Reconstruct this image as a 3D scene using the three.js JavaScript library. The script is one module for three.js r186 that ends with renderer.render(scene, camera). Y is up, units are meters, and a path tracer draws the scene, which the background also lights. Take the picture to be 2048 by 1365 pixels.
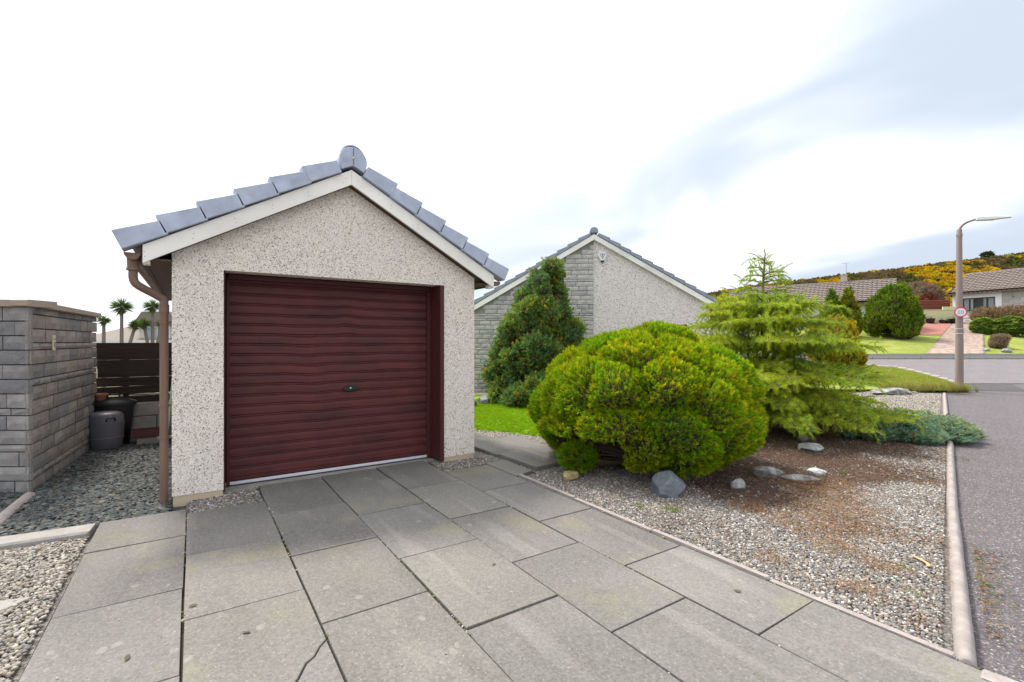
import * as THREE from 'three';
import { mergeGeometries } from 'three/addons/utils/BufferGeometryUtils.js';
import { FontLoader } from 'three/addons/loaders/FontLoader.js';
import { TextGeometry } from 'three/addons/geometries/TextGeometry.js';

// ---------------------------------------------------------------- camera, sky, sun, exposure
const TH = THREE.MathUtils.degToRad(33.5), CT = Math.cos(TH), ST = Math.sin(TH);
const scene = new THREE.Scene();
const camera = new THREE.PerspectiveCamera(2 * Math.atan(682.5 / 964) * 180 / Math.PI, 1024 / 682, 0.05, 4000);
camera.position.set(0, 1.45, 0);
camera.rotation.y = -TH;
const renderer = new THREE.WebGLRenderer({ antialias: true });
renderer.toneMapping = THREE.LinearToneMapping;
renderer.toneMappingExposure = 1.76;
renderer.shadowMap.enabled = true;

const SUN_AZ = -15 * Math.PI / 180, SUN_EL = 59 * Math.PI / 180;   // bearing from the garage axis, height
const SUN = new THREE.Vector3(Math.sin(SUN_AZ) * Math.cos(SUN_EL), Math.sin(SUN_EL), -Math.cos(SUN_AZ) * Math.cos(SUN_EL));
const sun = new THREE.DirectionalLight(new THREE.Color(1, 0.94, 0.82), 2.2);
sun.position.copy(SUN).multiplyScalar(60);
sun.castShadow = true; sun.shadow.radius = 16;
sun.shadow.mapSize.set(4096, 4096);
Object.assign(sun.shadow.camera, { left: -40, right: 40, top: 40, bottom: -40, near: 1, far: 160 });
scene.add(sun, sun.target);

// ---------------------------------------------------------------- random numbers and noise
function rng(seed) { let a = seed >>> 0; return () => { a = (a + 0x6D2B79F5) | 0; let t = Math.imul(a ^ (a >>> 15), 1 | a); t = (t + Math.imul(t ^ (t >>> 7), 61 | t)) ^ t; return ((t ^ (t >>> 14)) >>> 0) / 4294967296; }; }
const hash = (x, y, z) => { let h = Math.imul(x, 374761393) ^ Math.imul(y, 668265263) ^ Math.imul(z, 1274126177); h = Math.imul(h ^ (h >>> 13), 1274126177); return ((h ^ (h >>> 16)) >>> 0) / 4294967296; };
const mod = (a, n) => ((a % n) + n) % n, sm = t => t * t * (3 - 2 * t), lerp = (a, b, t) => a + (b - a) * t, clamp = (x, a = 0, b = 1) => x < a ? a : x > b ? b : x;
const sstep = (a, b, x) => sm(clamp((x - a) / (b - a)));
function vn(x, y, p = 4096, s = 0) {
  const xi = Math.floor(x), yi = Math.floor(y), fx = sm(x - xi), fy = sm(y - yi), x0 = mod(xi, p), x1 = mod(xi + 1, p), y0 = mod(yi, p), y1 = mod(yi + 1, p);
  return lerp(lerp(hash(x0, y0, s), hash(x1, y0, s), fx), lerp(hash(x0, y1, s), hash(x1, y1, s), fx), fy);
}
function fbm(x, y, p = 4096, s = 0, oct = 4) { let v = 0, a = 0.5, n = 0; for (let i = 0; i < oct; i++) { v += a * vn(x, y, p, s + i * 17); n += a; a *= 0.5; x *= 2; y *= 2; p *= 2; } return v / n; }
function vn3(x, y, z, s = 0) {
  const xi = Math.floor(x), yi = Math.floor(y), zi = Math.floor(z), fx = sm(x - xi), fy = sm(y - yi), fz = sm(z - zi);
  const h = (i, j, k) => hash(xi + i + s * 131, yi + j, zi + k);
  return lerp(lerp(lerp(h(0, 0, 0), h(1, 0, 0), fx), lerp(h(0, 1, 0), h(1, 1, 0), fx), fy), lerp(lerp(h(0, 0, 1), h(1, 0, 1), fx), lerp(h(0, 1, 1), h(1, 1, 1), fx), fy), fz);
}

// ---------------------------------------------------------------- sky: thin bright cloud with pale blue breaks
{
  const W = 1024, H = 512, a = new Float32Array(W * H * 4), d = new THREE.Vector3();
  for (let j = 0; j < H; j++) for (let i = 0; i < W; i++) {
    const el = ((j + 0.5) / H - 0.5) * Math.PI, az = ((i + 0.5) / W - 0.5) * 2 * Math.PI;
    d.set(Math.cos(el) * Math.cos(az), Math.sin(el), Math.cos(el) * Math.sin(az));
    const y = Math.max(d.y, 0.0) + 0.16, px = d.x / y, pz = d.z / y;
    const n = fbm(px * 0.85 + 7.3 + 0.5 * vn(px * 1.1, pz * 1.1, 4096, 5), pz * 0.55 + 3.1, 4096, 3, 5);
    const ang = Math.acos(clamp(d.dot(SUN), -1, 1));
    const veil = Math.exp(-((ang / 0.95) ** 2));                   // bright veil round the hidden sun
    const gap = clamp(sstep(0.28, 0.56, n) * sstep(0.6, 1.2, ang));
    const glow = 0.42 * Math.exp(-((ang / 0.75) ** 2)) + 1.6 * Math.exp(-((ang / 0.3) ** 2));
    const L = 0.9 + glow;
    const o = (j * W + i) * 4;
    a[o] = L * lerp(1.0, 0.43, gap); a[o + 1] = L * lerp(1.0, 0.49, gap); a[o + 2] = L * lerp(1.02, 0.57, gap); a[o + 3] = 1;
  }
  const t = new THREE.DataTexture(a, W, H, THREE.RGBAFormat, THREE.FloatType);
  t.mapping = THREE.EquirectangularReflectionMapping; t.magFilter = t.minFilter = THREE.LinearFilter; t.colorSpace = THREE.LinearSRGBColorSpace; t.needsUpdate = true;
  scene.background = t; scene.environment = t;
}

// ---------------------------------------------------------------- textures
const enc = v => { v = clamp(v); return 255 * (v <= 0.0031308 ? 12.92 * v : 1.055 * v ** (1 / 2.4) - 0.055); };
class Paint {                       // a tile of colour (linear) and height, wrapping at its edges
  constructor(n, m = n) { this.n = n; this.m = m; this.c = new Float32Array(n * m * 3); this.h = new Float32Array(n * m); }
  fill(f) { const { n, m, c, h } = this; for (let y = 0; y < m; y++) for (let x = 0; x < n; x++) { const o = y * n + x, v = f(x / n, y / m, x, y); c[o * 3] = v[0]; c[o * 3 + 1] = v[1]; c[o * 3 + 2] = v[2]; h[o] = v[3] ?? 0.5; } return this; }
  chips(count, r0, r1, R, col, hh, mixv = 1) {
    const { n, m, c, h } = this;
    for (let k = 0; k < count; k++) {
      const cx = R() * n, cy = R() * m, a = R() * 3.15, r = lerp(r0, r1, R() ** 1.6), e = lerp(0.55, 1, R()), ca = Math.cos(a), sa = Math.sin(a), v = col(R, cx / n, cy / m), z = hh(R);
      if (!v) continue;
      const q = Math.ceil(r);
      for (let j = -q; j <= q; j++) for (let i = -q; i <= q; i++) {
        const u = (i * ca + j * sa) / r, w = (-i * sa + j * ca) / (r * e), d2 = u * u + w * w; if (d2 > 1) continue;
        const o = mod(Math.round(cy + j), m) * n + mod(Math.round(cx + i), n);
        for (let t = 0; t < 3; t++) c[o * 3 + t] = lerp(c[o * 3 + t], v[t], mixv);
        h[o] = lerp(h[o], z * (1 - 0.5 * d2), mixv);
      }
    }
    return this;
  }
  tex(rep = 1, repY = rep) {
    const { n, m, c, h } = this, a = new Uint8Array(n * m * 4), b = new Uint8Array(n * m * 4);
    for (let o = 0; o < n * m; o++) { for (let t = 0; t < 3; t++) { a[o * 4 + t] = enc(c[o * 3 + t]); b[o * 4 + t] = 255 * clamp(h[o]); } a[o * 4 + 3] = b[o * 4 + 3] = 255; }
    const mk = (d, s) => { const t = new THREE.DataTexture(d, n, m, THREE.RGBAFormat); t.wrapS = t.wrapT = THREE.RepeatWrapping; t.magFilter = THREE.LinearFilter; t.minFilter = THREE.LinearMipmapLinearFilter; t.generateMipmaps = true; t.colorSpace = s; t.repeat.set(rep, repY); t.needsUpdate = true; return t; };
    return { map: mk(a, THREE.SRGBColorSpace), bumpMap: mk(b, THREE.NoColorSpace) };
  }
}
const lin = (r, g, b) => new THREE.Color().setRGB(r, g, b);
const M = {};
const std = (o) => new THREE.MeshStandardMaterial({ roughness: 0.85, ...o });
const plain = (r, g, b, rough = 0.8, metal = 0, extra = {}) => new THREE.MeshStandardMaterial({ color: lin(r, g, b), roughness: rough, metalness: metal, ...extra });
function textured(p, tile, bump, rough, extra = {}) { const t = p.tex(1 / tile, 1 / tile); return new THREE.MeshStandardMaterial({ map: t.map, bumpMap: t.bumpMap, bumpScale: bump, roughness: rough, ...extra }); }

{ // pebble-dash: pale spar chips with scattered brown, grey and near-black ones
  const make = (seed, base, dark, warm) => {
    const R = rng(seed), n = 1024, p = new Paint(n);
    p.fill((u, v) => { const k = 0.88 + 0.2 * fbm(u * 5, v * 5, 5, seed, 3); return [base[0] * k * 0.84, base[1] * k * 0.82, base[2] * k * 0.8, 0.2]; });
    p.chips(52000, 2.0, 4.6, R, R => { const k = 0.86 + 0.28 * R(); return [base[0] * k, base[1] * k * (0.98 + 0.04 * R()), base[2] * k]; }, R => 0.35 + 0.65 * R());
    p.chips(dark, 1.8, 4.2, R, R => { const t = R(), k = 0.5 + R(); return t < 0.34 ? [0.04 * k, 0.032 * k, 0.026 * k] : t < 0.78 ? [0.26 * k, 0.13 * k, 0.055 * k] : [0.22 * k, 0.2 * k, 0.19 * k]; }, R => 0.3 + 0.6 * R(), 0.9);
    p.chips(warm, 2.5, 6, R, R => [0.42, 0.26, 0.14], R => 0.7, 0.5);
    return p;
  };
  M.harl = textured(make(11, [0.92, 0.855, 0.785], 3800, 1500), 1.55, 0.0035, 0.9);
  M.harlHouse = textured(make(12, [0.82, 0.765, 0.745], 4600, 700), 2.6, 0.004, 0.9);
}
{ // grey split-face walling stone, several tones
  const mk = (seed, c) => { const R = rng(seed), p = new Paint(512); p.fill((u, v) => { const a = fbm(u * 6, v * 6, 6, seed, 5), b = vn(u * 90, v * 90, 90, seed), k = 0.62 + 0.62 * a + 0.22 * (b - 0.5); return [c[0] * k, c[1] * k, c[2] * k, 0.6 * a + 0.3 * b]; }); p.chips(2600, 1, 2.6, R, R => { const k = 0.4 + R(); return [c[0] * k, c[1] * k, c[2] * k]; }, R => R(), 0.5); return textured(p, 0.6, 0.012, 0.95); };
  M.stone = [mk(21, [0.27, 0.255, 0.245]), mk(22, [0.33, 0.31, 0.30]), mk(23, [0.24, 0.235, 0.24]), mk(24, [0.31, 0.275, 0.25])];
  M.mortar = plain(0.21, 0.19, 0.17, 0.95);
  M.stoneH = [mk(25, [0.56, 0.54, 0.52]), mk(26, [0.64, 0.61, 0.58]), mk(27, [0.49, 0.48, 0.48]), mk(28, [0.6, 0.57, 0.54])];
  M.mortarH = plain(0.34, 0.325, 0.31, 0.95);
}
{ // driveway slabs: one 4.4 x 6 m sheet of concrete colour so that no two slabs repeat
  const R = rng(31), n = 2048, p = new Paint(n);
  p.fill((u, v) => {
    const x = u * 4.4, y = v * 6.4, big = fbm(u * 5, v * 7, 4096, 41, 4), fine = hash(Math.floor(u * 2048), Math.floor(v * 2048), 7), mid = vn(u * 420, v * 600, 4096, 9);
    const streak = fbm(x * 6.5 + 0.7 * vn(x * 2, y * 1.3, 4096, 8), y * 0.7, 4096, 51, 4), wash = sstep(0.5, 0.74, streak) * sstep(0.35, 0.65, fbm(x * 1.3, y * 0.8, 4096, 77, 3));
    const moss = sstep(0.62, 0.8, fbm(x * 2.6, y * 2.2, 4096, 61, 5));
    let k = 0.74 + 0.44 * (big - 0.5) + 0.3 * (fine - 0.5) + 0.26 * (mid - 0.5) - 0.16 * (streak - 0.5);
    k += 0.22 * wash;
    let c = [0.226 * k, 0.214 * k, 0.2 * k];
    c = [lerp(c[0], 0.24, 0.35 * moss), lerp(c[1], 0.225, 0.35 * moss), lerp(c[2], 0.13, 0.35 * moss)];
    return [...c, 0.45 + 0.3 * fine + 0.3 * mid];
  });
  p.chips(36000, 1, 2.2, R, R => { const k = R(); return k < 0.4 ? [0.09, 0.085, 0.08] : k < 0.8 ? [0.33, 0.31, 0.29] : [0.29, 0.23, 0.17]; }, R => R(), 0.55);
  p.chips(420, 4, 11, R, R => R() < 0.5 ? [0.19, 0.185, 0.175] : [0.36, 0.35, 0.32], R => 0.5, 0.28);
  const t = p.tex(1 / 4.4, 1 / 6.4);
  M.slab = [1, 0.93, 1.06, 0.97].map((k, i) => new THREE.MeshStandardMaterial({ map: t.map, bumpMap: t.bumpMap, bumpScale: 0.003, roughness: 0.92, color: lin(k * 1.0, k * (i === 1 ? 0.985 : 1), k * (i === 2 ? 0.97 : 1)) }));
  const q = new Paint(512); const R2 = rng(32);
  q.fill((u, v) => { const k = 0.7 + 0.5 * fbm(u * 6, v * 6, 6, 5, 5) + 0.2 * (hash(Math.floor(u * 512), Math.floor(v * 512), 3) - 0.5); return [0.33 * k, 0.31 * k, 0.29 * k, k * 0.5]; }).chips(5000, 1, 2.4, R2, R => { const k = 0.4 + R(); return [0.33 * k, 0.31 * k, 0.29 * k]; }, R => R(), 0.6);
  M.concrete = textured(q, 0.6, 0.006, 0.95);
  M.kerbStone = textured(q, 0.35, 0.01, 0.95, { color: lin(1.12, 1.05, 1.06) });
}
{ // tarmac
  const mk = (seed, c, cnt, light) => { const R = rng(seed), p = new Paint(1024); p.fill((u, v) => { const k = 0.7 + 0.5 * fbm(u * 7, v * 7, 7, seed, 5); return [c[0] * k * 0.62, c[1] * k * 0.62, c[2] * k * 0.62, 0.15]; }); p.chips(cnt, 1.6, 3.8, R, R => { const k = 0.5 + 0.95 * R(); return R() < light ? [0.4, 0.375, 0.375] : [c[0] * k, c[1] * k, c[2] * k * (0.95 + 0.1 * R())]; }, R => 0.3 + 0.7 * R(), 0.92); return p; };
  M.tarmac = textured(mk(71, [0.155, 0.138, 0.147], 42000, 0.07), 2.0, 0.006, 0.95);
  M.road = textured(mk(72, [0.225, 0.205, 0.215], 36000, 0.03), 2.7, 0.004, 0.95);
  M.patch = textured(mk(73, [0.10, 0.10, 0.105], 30000, 0.02), 2.3, 0.004, 0.95);
}
{ // soils, gravel beds, lawns
  const mk = (seed, cs, cnt, r0, r1) => { const R = rng(seed), p = new Paint(512); p.fill((u, v) => { const k = 0.5 + 0.5 * fbm(u * 8, v * 8, 8, seed, 4), c = cs[0]; return [c[0] * k, c[1] * k, c[2] * k, 0.1]; }); p.chips(cnt, r0, r1, R, R => { const c = cs[Math.floor(R() * cs.length)], k = 0.6 + 0.7 * R(); return [c[0] * k, c[1] * k, c[2] * k]; }, R => 0.3 + 0.7 * R()); return p; };
  M.gravelBed = textured(mk(81, [[0.14, 0.125, 0.11], [0.24, 0.225, 0.21], [0.17, 0.15, 0.135], [0.2, 0.185, 0.175]], 9000, 3, 7), 1.0, 0.01, 0.95);
  M.slateBed = textured(mk(82, [[0.035, 0.038, 0.04], [0.05, 0.055, 0.058], [0.065, 0.07, 0.07]], 5000, 4, 10), 1.0, 0.01, 0.9);
  M.needleBed = textured(mk(83, [[0.07, 0.04, 0.028], [0.11, 0.06, 0.04], [0.15, 0.09, 0.062], [0.07, 0.043, 0.032]], 14000, 1.5, 4), 0.8, 0.008, 1);
  M.redGravel = textured(mk(84, [[0.42, 0.17, 0.14], [0.5, 0.24, 0.2], [0.36, 0.14, 0.12]], 9000, 2, 5), 0.9, 0.01, 0.95);
  const lawn = (seed, a, b, c) => { const p = new Paint(512); p.fill((u, v) => { const k = fbm(u * 6, v * 6, 6, seed, 5), f = vn(u * 200, v * 90, 4096, seed), w = sstep(0.45, 0.75, fbm(u * 9 + 3, v * 9, 9, seed + 5, 4)); const g = [lerp(a[0], b[0], k), lerp(a[1], b[1], k), lerp(a[2], b[2], k)], m = 0.7 + 0.6 * f; return [lerp(g[0], c[0], w * 0.5) * m, lerp(g[1], c[1], w * 0.5) * m, lerp(g[2], c[2], w * 0.5) * m, f]; }); return p; };
  M.lawn = textured(lawn(85, [0.15, 0.31, 0.008], [0.22, 0.40, 0.01], [0.26, 0.36, 0.02]), 3, 0.02, 1);
  M.lawnFar = textured(lawn(86, [0.17, 0.23, 0.03], [0.27, 0.31, 0.045], [0.36, 0.35, 0.09]), 4, 0.03, 1);
  M.earth = textured(lawn(87, [0.07, 0.075, 0.03], [0.12, 0.11, 0.05], [0.13, 0.1, 0.06]), 6, 0.03, 1);
}
{ // roller door laminate and roof tile concrete
  const p = new Paint(1024); p.fill((u, v) => { const g = fbm(u * 5, v * 34, 34, 91, 4), b = fbm(u * 5, v * 7, 5, 92, 5), f = hash(Math.floor(u * 1024), Math.floor(v * 1024), 3), k = 0.8 + 0.35 * (g - 0.5) + 0.55 * (b - 0.5) + 0.3 * (f - 0.5); return [0.108 * k * (1 + 0.25 * (b - 0.5)), 0.02 * k, 0.02 * k, 0.5 + 0.3 * (f - 0.5)]; });
  M.door = textured(p, 1.1, 0.0006, 0.62);
  M.doorDark = plain(0.07, 0.012, 0.012, 0.6);
  const q = new Paint(512); q.fill((u, v) => { const a = fbm(u * 5, v * 5, 5, 93, 5), f = hash(Math.floor(u * 512), Math.floor(v * 512), 4), k = 0.8 + 0.4 * (a - 0.5) + 0.12 * (f - 0.5), s = sstep(0.64, 0.8, fbm(u * 7, v * 7, 7, 94, 4)) * 0.3; return [lerp(0.57 * k, 0.42, s), lerp(0.64 * k, 0.42, s), lerp(0.80 * k, 0.38, s), 0.5 * a + 0.4 * f]; });
  M.tile = textured(q, 0.5, 0.0015, 0.6);
  M.tileHouse = textured(q, 0.5, 0.0015, 0.7, { color: lin(0.62, 0.62, 0.6) });
  const r = new Paint(256); r.fill((u, v) => { const a = fbm(u * 5, v * 5, 5, 95, 5), k = 0.75 + 0.5 * a; return [0.19 * k, 0.155 * k, 0.14 * k, a]; });
  M.tileBrown = textured(r, 0.8, 0.003, 0.9);
}
{ // weathered dark timber
  const p = new Paint(512); p.fill((u, v) => { const g = fbm(u * 3, v * 60, 60, 101, 4), k = 0.5 + 0.9 * g; return [0.035 * k, 0.022 * k, 0.018 * k, g]; });
  M.timber = textured(p, 1.2, 0.003, 0.9);
  const q = new Paint(512); q.fill((u, v) => { const g = fbm(u * 3, v * 60, 60, 102, 4), k = 0.5 + 0.9 * g; return [0.19 * k, 0.05 * k, 0.03 * k, g]; });
  M.timberRed = textured(q, 1.2, 0.003, 0.9);
  const s = new Paint(512); s.fill((u, v) => { const a = fbm(u * 5, v * 5, 5, 103, 5), k = 0.75 + 0.5 * a; return [0.88 * k, 0.85 * k, 0.8 * k, a]; });
  M.upvc = textured(s, 2.5, 0.0005, 0.45, {});
  const t = new Paint(256); t.fill((u, v) => { const a = fbm(u * 6, v * 6, 6, 104, 5), k = 0.7 + 0.6 * a; return [0.2 * k, 0.125 * k, 0.09 * k, a]; });
  M.pipe = textured(t, 0.8, 0.0006, 0.55);
  M.soffit = plain(0.10, 0.055, 0.04, 0.7);
}
M.white = plain(0.72, 0.72, 0.71, 0.5);
M.black = plain(0.015, 0.015, 0.017, 0.45);
M.glass = new THREE.MeshPhysicalMaterial({ color: lin(0.9, 0.95, 0.95), roughness: 0.03, transmission: 1, thickness: 0, ior: 1.5, specularIntensity: 1 });
M.curtain = plain(0.62, 0.62, 0.64, 0.9);
M.brownFrame = plain(0.06, 0.03, 0.024, 0.5);
M.rock = [];
{
  const mk = (seed, c, c2) => { const R = rng(seed), p = new Paint(512); p.fill((u, v) => { const a = fbm(u * 4, v * 4, 4, seed, 6), b = sstep(0.52, 0.62, fbm(u * 5 + 2, v * 3, 3, seed + 3, 5)), k = 0.5 + 0.9 * a; return [lerp(c[0], c2[0], b) * k, lerp(c[1], c2[1], b) * k, lerp(c[2], c2[2], b) * k, a]; }); p.chips(700, 1, 3, R, R => { const k = 0.6 + R(); return [c2[0] * k, c2[1] * k, c2[2] * k]; }, R => 0.5, 0.6); return textured(p, 0.45, 0.045, 0.9); };
  M.rock.push(mk(111, [0.17, 0.185, 0.215], [0.34, 0.35, 0.37]), mk(112, [0.30, 0.305, 0.30], [0.46, 0.46, 0.45]), mk(113, [0.46, 0.37, 0.17], [0.34, 0.28, 0.15]), mk(114, [0.2, 0.19, 0.18], [0.32, 0.31, 0.3]));
}

// ---------------------------------------------------------------- geometry helpers
const V = (x, y, z) => new THREE.Vector3(x, y, z);
const S = (r, d, y = 0) => V(r * CT + d * ST, y, r * ST - d * CT);     // street frame: r across, d along the street bearing
function boxUV(g, ox = 0, oy = 0) {              // uv in metres, each face by its own main direction
  if (g.index) g = g.toNonIndexed();
  const p = g.attributes.position, uv = new Float32Array(p.count * 2), a = V(), b = V(), c = V(), n = V();
  for (let i = 0; i < p.count; i += 3) {
    a.fromBufferAttribute(p, i); b.fromBufferAttribute(p, i + 1); c.fromBufferAttribute(p, i + 2);
    n.copy(b).sub(a).cross(c.clone().sub(a)); const x = Math.abs(n.x), y = Math.abs(n.y), z = Math.abs(n.z);
    [a, b, c].forEach((q, k) => { const [s, t] = y >= x && y >= z ? [q.x, -q.z] : x > z ? [q.z, q.y] : [q.x, q.y]; uv[(i + k) * 2] = s + ox; uv[(i + k) * 2 + 1] = t + oy; });
  }
  g.setAttribute('uv', new THREE.BufferAttribute(uv, 2)); return g;
}
const clean = g => { if (g.index) g = g.toNonIndexed(); for (const k of Object.keys(g.attributes)) if (!['position', 'normal', 'uv', 'color'].includes(k)) g.deleteAttribute(k); if (!g.attributes.normal) g.computeVertexNormals(); return g; };
const merge = l => l.length === 1 ? l[0] : mergeGeometries(l.map(clean));
function box(w, h, d, x = 0, y = 0, z = 0, bev = 0) {   // centred at x, y, z; bev cuts the edges that catch light
  let g;
  if (bev > 0) {
    const s = new THREE.Shape(), a = w / 2 - bev, b = h / 2 - bev;
    s.moveTo(-a, -b); s.lineTo(a, -b); s.lineTo(a, b); s.lineTo(-a, b); s.closePath();
    g = new THREE.ExtrudeGeometry(s, { depth: d - 2 * bev, bevelEnabled: true, bevelThickness: bev, bevelSize: bev, bevelSegments: 1 }); g.translate(0, 0, -d / 2 + bev);
  } else g = new THREE.BoxGeometry(w, h, d);
  g.translate(x, y, z); return boxUV(g);
}
function prism(pts, depth, bev = 0) {           // outline in x, y pushed along +z
  const s = new THREE.Shape(pts.map(p => new THREE.Vector2(p[0], p[1])));
  return boxUV(new THREE.ExtrudeGeometry(s, bev ? { depth: depth - 2 * bev, bevelEnabled: true, bevelThickness: bev, bevelSize: bev, bevelOffset: -bev, bevelSegments: 1 } : { depth, bevelEnabled: false }).translate(0, 0, bev));
}
function slabGeo(pts, top, thick, bev = 0.006) { // outline in x, z (plan) with its top at height top
  const s = new THREE.Shape(pts.map(p => new THREE.Vector2(p[0], -p[1])));
  const g = new THREE.ExtrudeGeometry(s, { depth: thick - bev, bevelEnabled: true, bevelThickness: bev, bevelSize: bev, bevelOffset: -bev, bevelSegments: 2 });
  g.rotateX(-Math.PI / 2); g.translate(0, top - thick, 0); return boxUV(g);
}
function tube(pts, r, seg = 24, rad = 10, curve) {
  const c = curve || new THREE.CatmullRomCurve3(pts.map(p => V(...p)), false, 'centripetal');
  return new THREE.TubeGeometry(c, seg, r, rad, false);
}
function taperTube(pts, r0, r1, seg = 10, rad = 6) {
  const c = new THREE.CatmullRomCurve3(pts, false, 'centripetal'), g = new THREE.TubeGeometry(c, seg, 1, rad, false), p = g.attributes.position;
  for (let i = 0; i <= seg; i++) { const q = c.getPointAt(i / seg), r = lerp(r0, r1, i / seg); for (let j = 0; j <= rad; j++) { const k = i * (rad + 1) + j; p.setXYZ(k, q.x + (p.getX(k) - q.x) * r, q.y + (p.getY(k) - q.y) * r, q.z + (p.getZ(k) - q.z) * r); } }
  return g;
}
function cyl(r0, r1, h, x = 0, y = 0, z = 0, seg = 20) { return new THREE.CylinderGeometry(r0, r1, h, seg).translate(x, y, z); }
function lathe(pts, seg = 28) { return new THREE.LatheGeometry(pts.map(p => new THREE.Vector2(p[0], p[1])), seg); }

// ---------------------------------------------------------------- things, parts, setting
const taken = new Map();
function numbered(n) { const k = taken.get(n) || 0; taken.set(n, k + 1); return k ? `${n}_${String(k).padStart(3, '0')}` : n; }
const lit = o => { o.traverse(m => { if (m.isMesh) { m.castShadow = m.receiveShadow = true; } }); return o; };
function thing(name, label, category, pos = [0, 0, 0], turn = 0, group) {
  const o = new THREE.Group(); o.name = numbered(name); if (pos.isVector3) o.position.copy(pos); else o.position.set(...pos); o.rotation.y = turn;
  o.userData = { label, category }; if (group) o.userData.group = group; scene.add(o); return o;
}
function part(name, geo, mat, parent, label) {
  const m = new THREE.Mesh(Array.isArray(geo) ? merge(geo) : geo, mat); m.name = name; m.castShadow = m.receiveShadow = true; if (label) m.userData.label = label; parent.add(m); return m;
}
function single(name, geo, mat, label, category, pos, turn = 0, group) {
  const m = new THREE.Mesh(Array.isArray(geo) ? merge(geo) : geo, mat); m.name = numbered(name); m.castShadow = m.receiveShadow = true;
  m.userData = { label, category }; if (group) m.userData.group = group; if (pos) pos.isVector3 ? m.position.copy(pos) : m.position.set(...pos); m.rotation.y = turn; scene.add(m); return m;
}
function setting(name, geo, mat) { const m = new THREE.Mesh(Array.isArray(geo) ? merge(geo) : geo, mat); m.name = name; m.castShadow = m.receiveShadow = true; m.userData = { kind: 'structure' }; scene.add(m); return m; }
const _o = new THREE.Object3D();
function inst(name, geo, mat, list, parent, data = {}) {    // list: {p, q | e, s, c}
  const m = new THREE.InstancedMesh(geo, mat, list.length);
  list.forEach((t, i) => { _o.position.copy(t.p); if (t.q) _o.quaternion.copy(t.q); else if (t.e) _o.rotation.set(...t.e); else _o.rotation.set(0, 0, 0); if (t.s.isVector3) _o.scale.copy(t.s); else _o.scale.setScalar(t.s); _o.updateMatrix(); m.setMatrixAt(i, _o.matrix); if (t.c) m.setColorAt(i, t.c); });
  m.name = parent ? name : numbered(name); m.userData = { kind: 'stuff', ...data }; m.castShadow = m.receiveShadow = true; (parent || scene).add(m); return m;
}
// ---------------------------------------------------------------- terrain: flat plot, street rising gently, gardens and the gorse hill beyond
const ramp = (x, w = 1.0) => x < -w ? 0 : x > w ? x : (x + w) * (x + w) / (4 * w);
const crestTan = q => 0.034 + 0.117 * q;
function T(r, d) {
  const right = sstep(2, 12, r), left = 1 - sstep(-1, 3, r);
  let y = right * (0.035 * ramp(d - 14, 2) + 0.141 * ramp(d - 28.8, 0.6) - 0.136 * ramp(d - 44.5, 2)) - left * Math.min(2.4, 0.09 * ramp(d - 11, 1));
  if (d > 56) { const q = clamp(r / d, -0.6, 1.7), top = Math.max(2, 1.45 + crestTan(q) * 140), t = clamp((d - 58) / 82), e = 1 - (1 - t) ** 1.7; y = lerp(y, Math.max(y * 0.3, top), e * sstep(0.05, 0.5, q)); if (d > 140) y -= (d - 140) * 0.1 * sstep(0.05, 0.5, q); }
  return y;
}
const Sy = (r, d, off = 0) => S(r, d, T(r, d) + off);
{
  const rs = [], ds = []; const push = (a, f) => { let x = f[0][0]; for (const [, to, st] of f) { while (x < to - 1e-6) { a.push(x); x += st; } } a.push(x); };
  push(rs, [[-700, -60, 40], [0, -12, 6], [0, 12, 4], [0, 50, 1], [0, 200, 5], [0, 900, 50]]);
  push(ds, [[-120, -8, 14], [0, 10, 4], [0, 64, 0.8], [0, 160, 3], [0, 1000, 60]]);
  const pos = [], uv = [], idx = [], nd = ds.length;
  for (const r of rs) for (const d of ds) { const p = Sy(r, d, d < 34 ? -0.14 : -0.06); pos.push(p.x, p.y, p.z); uv.push(r, d); }
  for (let i = 0; i < rs.length - 1; i++) for (let j = 0; j < nd - 1; j++) { const a = i * nd + j, b = a + nd; idx.push(a, b, a + 1, b, b + 1, a + 1); }
  const g = new THREE.BufferGeometry(); g.setAttribute('position', new THREE.Float32BufferAttribute(pos, 3)); g.setAttribute('uv', new THREE.Float32BufferAttribute(uv, 2)); g.setIndex(idx); g.computeVertexNormals();
  setting('ground', g, M.earth);
}
function resample(pts, n) { const c = []; let L = 0; const acc = [0]; for (let i = 1; i < pts.length; i++) { L += Math.hypot(pts[i][0] - pts[i - 1][0], pts[i][1] - pts[i - 1][1]); acc.push(L); } for (let k = 0; k <= n; k++) { const s = L * k / n; let i = 1; while (i < acc.length - 1 && acc[i] < s) i++; const t = (s - acc[i - 1]) / (acc[i] - acc[i - 1] || 1); c.push([lerp(pts[i - 1][0], pts[i][0], t), lerp(pts[i - 1][1], pts[i][1], t)]); } return c; }
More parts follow.
